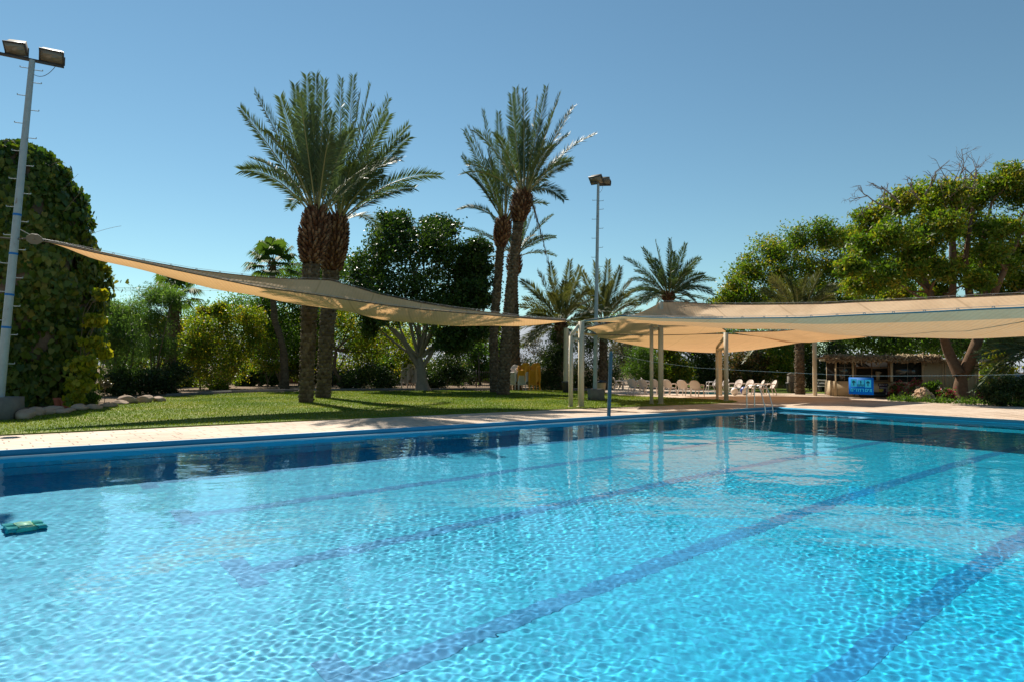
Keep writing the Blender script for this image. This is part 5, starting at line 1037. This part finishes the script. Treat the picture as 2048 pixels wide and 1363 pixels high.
CH = [(1269, 786, 1, 'front chair furthest left, its sunlit seat facing the wading pool', (.75, .6)), (1291, 787, 1, 'front chair just left of the middle steel frame, turned away from the camera', (.75, .65)), (1315, 787.5, 1, 'front chair partly hidden between the two posts of the middle steel frame', (.7, .7)),
      (1340, 788.8, 1, 'front chair just right of the middle steel frame, its back to the camera', (.7, .72)), (1369, 790.6, 1, 'front chair midway between the two steel frames, its back to the camera', (.72, .7)), (1395, 792, 1, 'front chair furthest right with its back to the camera, left of the right frame', (.75, .66)),
      (1238.5, 779.6, 1, 'far chair furthest left, beside the second floodlight mast', (.95, -.25)), (1254.5, 779.6, 1, 'far chair second from the floodlight mast, close to its left neighbour', (.95, -.25)), (1279, 780, 1, 'far chair behind the sunlit front chair', (.95, -.25)), (1294, 780.2, 1, 'far chair half hidden by the left post of the middle frame', (.95, -.25)),
      (1422, 781.8, 1, 'bright chair just left of the right steel frame, facing left', (-.97, -.2)), (1444, 782.8, 1, 'bright chair between the posts of the right steel frame', (-.97, -.2)), (1470, 787.4, 1, 'chair facing left beside the left beach ball', (-.97, -.15)), (1492, 787.8, 1, 'chair facing left behind the right beach ball', (-.97, -.15)),
      (1514, 788.4, 1, 'chair facing left, just right of the right beach ball', (-.97, -.15)), (1538, 788.8, 1, 'chair facing left, last of the row, behind the pool ladder', (-.97, -.15))]
for x, y, _, lab, f in CH:
    c = ch0 if first else copy_tree(ch0); first = False
    g_ = G(x, y); c.location = [float(q) for q in g_]; c.rotation_euler.z = RZ(*f) + random.Random(x).uniform(-.3, .3); c['label'] = 'white plastic ' + lab if len(lab.split()) < 14 else lab; c['group'] = 'white plastic chairs round the wading pool'
w0, o0 = ch0, make_chair(M['orange_plastic'], 'x', 's', (0, 0, 0)); o_first = True
ORD = ['lowest', 'second', 'third', 'fourth', 'fifth', 'sixth', 'seventh', 'eighth', 'ninth', 'tenth', 'eleventh', 'twelfth', 'thirteenth', 'topmost']
def stack(px, py, Y, kinds, where, group, f=(-.45, -.89), dz=.078):
    global o_first
    b = P(px, py, Y); b[2] = .01; n = len(kinds)
    for k, kd in enumerate(kinds):
        if kd == 'o' and o_first: c = o0; o_first = False
        else: c = copy_tree(w0 if kd == 'w' else o0)
        r = RZ(*f); fw = np.array([f[0], f[1]]); c.location = (float(b[0] + fw[0] * k * .008), float(b[1] + fw[1] * k * .008), .01 + k * dz); c.rotation_euler.z = r
        pos = 'topmost chair' if k == n - 1 else 'lowest chair' if k == 0 else ORD[k] + ' chair from the ground'
        c['label'] = ('white' if kd == 'w' else 'orange') + ' ' + pos + ' in ' + where; c['group'] = group
stack(1027, 779, 44.5, 'w' * 11, 'the stack behind the slender palm trunks', 'chairs in the white stack by the palm')
stack(1047.5, 779.6, 44.3, 'w' * 8 + 'o' * 5, 'the two coloured stack', 'chairs in the white and orange stack')
stack(1069, 779.6, 44.3, 'o' * 13, 'the all orange stack', 'chairs in the orange stack')
stack(814, 777, 46, 'w' * 14, 'the stack left of the pale forked trunk', 'chairs in the white stack by the forked trunk')
stack(831, 777, 46.3, 'w' * 14, 'the stack half hidden by the pale forked trunk', 'chairs in the half hidden white stack')
# ------------------------------------------------------------------ pool ladder
la, lb_ = G(1525, 815.8), G(1541.5, 814.6); th = thing('pool_ladder', 'stainless steel ladder with two arched handrails at the far left pool corner', 'pool ladder', la)
la, lb_ = LU(WO - .32, lu(la)[1]), LU(WO - .32, lu(la)[1] + .55); inn = np.array([NX[0], NX[1], 0]); z = np.array([0, 0, 1.])
for p in (la, lb_):
    q = [p + z * .0, p + z * .40, p + z * .74, p + inn * .06 + z * .84, p + inn * .16 + z * .88, p + inn * .38 + z * .885, p + inn * .50 + z * .85, p + inn * .58 + z * .74, p + inn * .70 + z * .35, p + inn * .80 + z * -.05, p + inn * .82 + z * -1.1]
    q = np.array(q); s = np.linspace(0, len(q) - 1, 60); pp = np.stack([np.interp(s, np.arange(len(q)), q[:, i]) for i in range(3)], 1)
    for i in range(3): pp[2:-2, i] = np.convolve(pp[:, i], np.ones(5) / 5, 'valid')
    mb = MB(); mb.tube(pp, .021, 10); hr_ = mb.build('handrail', M['steel'], th, True)
    mb = MB(); mb.lathe(p, [(.05, 0), (.05, .012), (.03, .02)], 14); mb.build('flange', M['steel'], hr_, True)
for k in range(4):
    mb = MB(); a_ = la + inn * .82 + z * (-.22 - .26 * k); mb.box((a_ + lb_ - la + a_) / 2, (.55, .09, .03), rotz(math.atan2(UX[1], UX[0]))); mb.build('step', M['steel'], th)
# ------------------------------------------------------------------ bins, balls
def bin_(label, c, r, h, cap=True, mat='black_plastic', bag=False):
    th = thing('litter_bin', label, 'bin', c); mb = MB(); mb.lathe(c, [(r * .72, 0), (r * .76, .04), (r * .95, h * .9), (r, h)], 18); mb.build('body', M[mat], th, True)
    mb = MB(); mb.lathe(np.asarray(c) + [0, 0, h], [(r * 1.12, 0), (r * 1.14, .05), (r * 1.0, .08), (r * .85, .05)], 18); mb.build('rim', M['black_plastic'] if mat != 'black_plastic' else M['darkmetal'], th, True)
    if bag:
        mb = MB(); rng = np.random.default_rng(3); rock_mesh(mb, np.asarray(c) + [0, 0, h + .06], (r * .95, r * .95, .10), rng, 20); mb.build('bin_bag', M['black_plastic'], th)
    return th
c = P(1132, 783, 41); c[2] = 0; bin_('black litter bin at the foot of the thick beige pillar', c, .24, .62)
c = P(1203, 779, 40); c[2] = 0; bin_('tan litter bin with a black bag behind the second floodlight mast', c, .28, .66, mat='hutwall', bag=True)
c = G(1581, 785); bin_('black litter bin left of the brown palm trunk, on the grass', c, .27, .62)
mb = MB(); c = P(1582, 783, 44); c[2] = 0; mb.box(c + [0, 0, .55], (.38, .3, 1.1)); mb.tube([c + [-.19, 0, 1.1], c + [0, 0, 1.2], c + [.19, 0, 1.1]], .15, 8); tag(mb.build('electric_box', M['lamp'], loc=c), 'grey brown box standing behind the litter bin near the palm', 'cabinet')
for x, y, r, lab, rot in ((1469.5, 789.6, .23, 'smaller looking beach ball on the left, mostly blue', .4), (1489, 789.2, .255, 'beach ball on the right with wide white and blue panels', 1.9)):
    c = G(x, y); mb = MB(); nu, nv = 24, 14; U_, V_ = np.meshgrid(np.linspace(0, 2 * np.pi, nu + 1), np.linspace(.0, np.pi, nv + 1), indexing='ij'); R = rotz(rot) @ np.array([[1, 0, 0], [0, .8, -.6], [0, .6, .8]])
    V = r * np.stack([np.cos(U_) * np.sin(V_), np.sin(U_) * np.sin(V_), np.cos(V_)], -1) @ R.T + c + [0, 0, r]; idx = np.arange((nu + 1) * (nv + 1)).reshape(nu + 1, nv + 1)
    f = np.stack([idx[:-1, :-1], idx[:-1, 1:], idx[1:, 1:], idx[1:, :-1]], -1).reshape(-1, 4); mb.add(V.reshape(-1, 3), f); mb.m[-1][:] = np.repeat(np.array([0, 1, 0, 2, 0, 1])[np.arange(nu) // 4], nv)
    tag(mb.build('beach_ball', [M['ball_white'], M['ball_blue'], M['ball_white']], smooth=True, loc=c), lab, 'beach ball', 'beach balls by the wading pool')
# ------------------------------------------------------------------ fence, walls, house, car, bench, wires
def fence(label, pts, h, nrails=2, step=.14, mat='darkmetal', name='picket_fence'):
    th = thing(name, label, 'fence', pts[0]); pk = MB(); rl = MB()
    for a_, b__ in zip(pts, pts[1:]):
        a_, b__ = np.asarray(a_), np.asarray(b__); L = np.linalg.norm(b__ - a_); n = int(L / step)
        for k in range(n): p = a_ + (b__ - a_) * k / n; pk.beam(p + [0, 0, .05], p + [0, 0, h], .022)
        for q in np.linspace(.12, .92, nrails): rl.beam(a_ + [0, 0, h * q], b__ + [0, 0, h * q], .035)
        m_ = int(L / 2.5) + 1
        for k in range(m_ + 1): p = a_ + (b__ - a_) * k / m_; mb = MB(); mb.beam(p, p + [0, 0, h + .1], .07); mb.build('post', M[mat], th)
    pk.build('pickets', M[mat], th); rl.build('rails', M[mat], th); return th
g0 = lambda px, Y: P(px, 775, Y) * [1, 1, 0]
fence('dark picket fence behind the lawn on the left, seen through the shrubs', [g0(200, 46), g0(430, 50), g0(780, 51), g0(1010, 51)], 1.25)
th = fence('tall wire fence at the right edge beyond the hut', [g0(1962, 45), g0(2250, 42)], 2.6, 5, .5, 'darkmetal', 'wire_fence')
def wallbox(name, label, cat, a_, b__, t_, h, mat):
    mb = MB(); a_, b__ = np.asarray(a_), np.asarray(b__); c = (a_ + b__) / 2; mb.box(c + [0, 0, h / 2], (np.linalg.norm(b__ - a_), t_, h), rotz(math.atan2(b__[1] - a_[1], b__[0] - a_[0]))); mb.box(c + [0, 0, h + .03], (np.linalg.norm(b__ - a_) + .06, t_ + .08, .06), rotz(math.atan2(b__[1] - a_[1], b__[0] - a_[0])))
    return tag(mb.build(name, M[mat], loc=c), label, cat)
wallbox('low_wall', 'low pinkish brick wall beyond the picket fence', 'wall', g0(440, 58), g0(640, 58), .25, 1.0, 'brick')
wallbox('boundary_wall', 'white boundary wall glimpsed through the hedge behind the chairs', 'wall', g0(1290, 70), g0(1480, 70), .25, 1.5, 'white_paint')
a_, b__ = g0(915, 70), g0(963, 70); hs = thing('small_house', 'small tan house with a flat grey roof beyond the lawn', 'house', a_); w = b__[0] - a_[0]
mb = MB(); mb.box([(a_[0] + b__[0]) / 2, 72, 1.0], (w, 4, 2.0)); wl = mb.build('wall', M['plaster'], hs)
mb = MB(); mb.box([(a_[0] + b__[0]) / 2, 72, 2.08], (w + .5, 4.5, .16)); mb.build('roof', M['white_paint'], hs)
for q in (.25, .62): 
    mb = MB(); mb.box([a_[0] + w * q, 69.985, 1.1], (.5, .05, .9)); mb.build('window', M['windowglass'], hs)
mb = MB(); mb.box([a_[0] + w * .85, 69.985, .85], (.45, .05, 1.65)); mb.build('door', M['brick'], hs)
wallbox('low_wall', 'low tan garden wall right of the small house, behind the slender palms', 'wall', g0(966, 66), g0(1005, 66), .25, .95, 'plaster')
# street lamp by the orange chairs
c = g0(1061.5, 52); column('lamp_post', 'thin grey post with a bent top behind the stacked orange chairs', 'post', c, .06, 2.6, 'darkmetal', P(1061.5, 722, 52)); 
c = P(958, 777, 52); c[2] = 0; column('lamp_post', 'thin dark pole beside the small house', 'post', c, .04, 3, 'darkmetal', P(958, 705, 52))
# bench in the shade left of the hut
bn = thing('bench', 'white slatted bench in the dark shade left of the hut', 'bench', P(1655, 782, 46) * [1, 1, 0]); bc_ = P(1655, 782, 46) * [1, 1, 0]
mb = MB()
for k in range(3): mb.box(bc_ + [0, -.15 + .15 * k, .42], (1.3, .11, .035))
mb.build('seat', M['white_paint'], bn)
mb = MB()
for k in range(2): mb.box(bc_ + [0, .25, .62 + .2 * k], (1.3, .03, .10))
mb.build('backrest', M['white_paint'], bn)
for sx in (-.5, .5):
    mb = MB(); mb.box(bc_ + [sx, 0, .2], (.06, .4, .40)); mb.beam(bc_ + [sx, .21, .1], bc_ + [sx, .27, .9], .05); mb.build('leg', M['darkmetal'], bn)
# parked car
cc = P(2002, 790, 47) * [1, 1, 0]; car = thing('parked_car', 'pale blue grey car parked beyond the wire fence at the right edge', 'car', cc)
def sidebody(mb, prof, w0, w1=None, mat=0):
    prof = np.array(prof); n = len(prof); w1 = w1 or w0; 
    L_ = np.stack([prof[:, 0], -np.interp(prof[:, 1], [prof[:, 1].min(), prof[:, 1].max()], [w0, w1]), prof[:, 1]], 1); R_ = L_ * [1, -1, 1]
    v = np.concatenate([L_, R_]) + cc; mb.add(v, [[i, (i + 1) % n, (i + 1) % n + n, i + n] for i in range(n)], .5, mat); mb.add(L_ + cc, np.arange(n)[::-1], .5, mat); mb.add(R_ + cc, np.arange(n), .5, mat)
mb = MB(); sidebody(mb, [(-2.05, .35), (-2.1, .7), (-1.95, .85), (-.9, .95), (1.5, .98), (2.0, .9), (2.1, .6), (2.05, .3)], .82); mb.build('body', M['carpaint'], car)
mb = MB(); sidebody(mb, [(-.95, .955), (-.25, 1.40), (1.0, 1.43), (1.6, .985)], .78, .62); cab = mb.build('cabin', M['carpaint'], car)
mb = MB(); mb.add(np.array([[-.93, -.70, .99], [-.93, .70, .99], [-.30, .58, 1.37], [-.30, -.58, 1.37]]) + cc + [-.03, 0, .02], [0, 1, 2, 3]); mb.build('windscreen', M['carglass'], car)
for sy in (-1, 1):
    mb = MB(); mb.add(np.array([[-.7, sy * .79, 1.0], [1.35, sy * .79, 1.0], [.95, sy * .655, 1.37], [-.2, sy * .655, 1.37]]) + cc, [0, 1, 2, 3]); mb.build('side_window', M['carglass'], car)
for sx in (-1.3, 1.3):
    for sy in (-.74, .74):
        mb = MB(); mb.tube([cc + [sx, sy - .1, .31], cc + [sx, sy + .1, .31]], .31, 18); mb.build('wheel', M['black_plastic'], car)
# power lines far behind on the left
for i, y in enumerate((575.5, 578.5, 582)):
    mb = MB(); mb.tube([P(150, y - 1, 150), P(300, y + .5, 150), P(470, y - 1, 150), P(640, y - 4, 150)], .03, 5); tag(mb.build('power_line', M['darkmetal'], loc=P(150, y, 150)), ['upper', 'middle', 'lower'][i] + ' of three thin power lines in the sky right of the ivy mound', 'power line', 'power lines')
# ------------------------------------------------------------------ pool cleaner under water
def under(px, py):
    q = G(px, py, ZW)[:2]; x, y, k = ray(px, py); hh = math.hypot(x, y); st = hh / math.sqrt(x * x + y * y + k * k) / 1.24
    return np.array([*(q + np.array([x, y]) / hh * D * st / math.sqrt(1 - st * st)), ZF])
a_, b__ = under(10, 1062), under(86, 1052); c = (a_ + b__) / 2; dv = unit(b__ - a_); L = np.linalg.norm(b__ - a_); rb = thing('pool_cleaner', 'robot pool cleaner with dark green brushes and a yellow turquoise body under water', 'pool cleaner', c)
R = rotz(math.atan2(dv[1], dv[0]))
mb = MB(); mb.box(c + [0, 0, .12], (L * .55, .40, .16), R, .5, 0, .85); mb.box(c + [0, 0, .22], (L * .4, .28, .06), R, .5, 0, .8); rec.append(mb.build('body', M['robot_body'], rb))
for sg in (-1, 1):
    p = c + dv * L * .40 * sg + [0, 0, .12]; n_ = np.array([-dv[1], dv[0], 0])
    for o_ in (-.11, .11): mb = MB(); mb.tube([p - dv * L * .13 + n_ * o_, p + dv * L * .13 + n_ * o_], .10, 14); rec.append(mb.build('brush', M['robot_dark'], rb))
for r in rec: r.cycles.is_caustics_receiver = True
# ------------------------------------------------------------------ grass blades on the lawn
def inside(px, py, poly):
    c = np.zeros(len(px), bool); n = len(poly); j = n - 1
    for i in range(n):
        xi, yi = poly[i][:2]; xj, yj = poly[j][:2]; t_ = ((yi > py) != (yj > py)) & (px < (xj - xi) * (py - yi) / (yj - yi + 1e-12) + xi); c ^= t_; j = i
    return c
rng = np.random.default_rng(99); lp = np.array(lawn_pts); N = 260000
x = rng.uniform(lp[:, 0].min(), lp[:, 0].max(), N); y = rng.uniform(lp[:, 1].min(), lp[:, 1].max(), N); ok = inside(x, y, lawn_pts) & (x > -.80 * y - 1); x, y = x[ok][:150000], y[ok][:150000]
n = len(x); h = rng.uniform(.025, .06, n); a = rng.random(n) * 6.28; w = rng.uniform(.006, .014, n); ln = rng.normal(0, .02, (n, 2)); z0_ = np.full(n, .028)
dx_, dy_ = np.cos(a) * w, np.sin(a) * w
v = np.stack([np.stack([x - dx_, y - dy_, z0_], 1), np.stack([x + dx_, y + dy_, z0_], 1), np.stack([x + ln[:, 0], y + ln[:, 1], z0_ + h], 1)], 1)
patch = .42 + .26 * np.sin(x * 1.3 + 1.7 * np.sin(y * .7)) + .2 * np.sin(y * 1.1 - .8 * x)
mb = MB(); mb.add(v.reshape(-1, 3), np.arange(n * 3).reshape(n, 3), np.clip(patch * .8 + rng.normal(0, .15, n), 0, 1))
tag(mb.build('grass', M['grass'], loc=(-5, 25, 0)), 'short mown lawn grass between the paving and the kerb', 'grass', None, 'stuff')
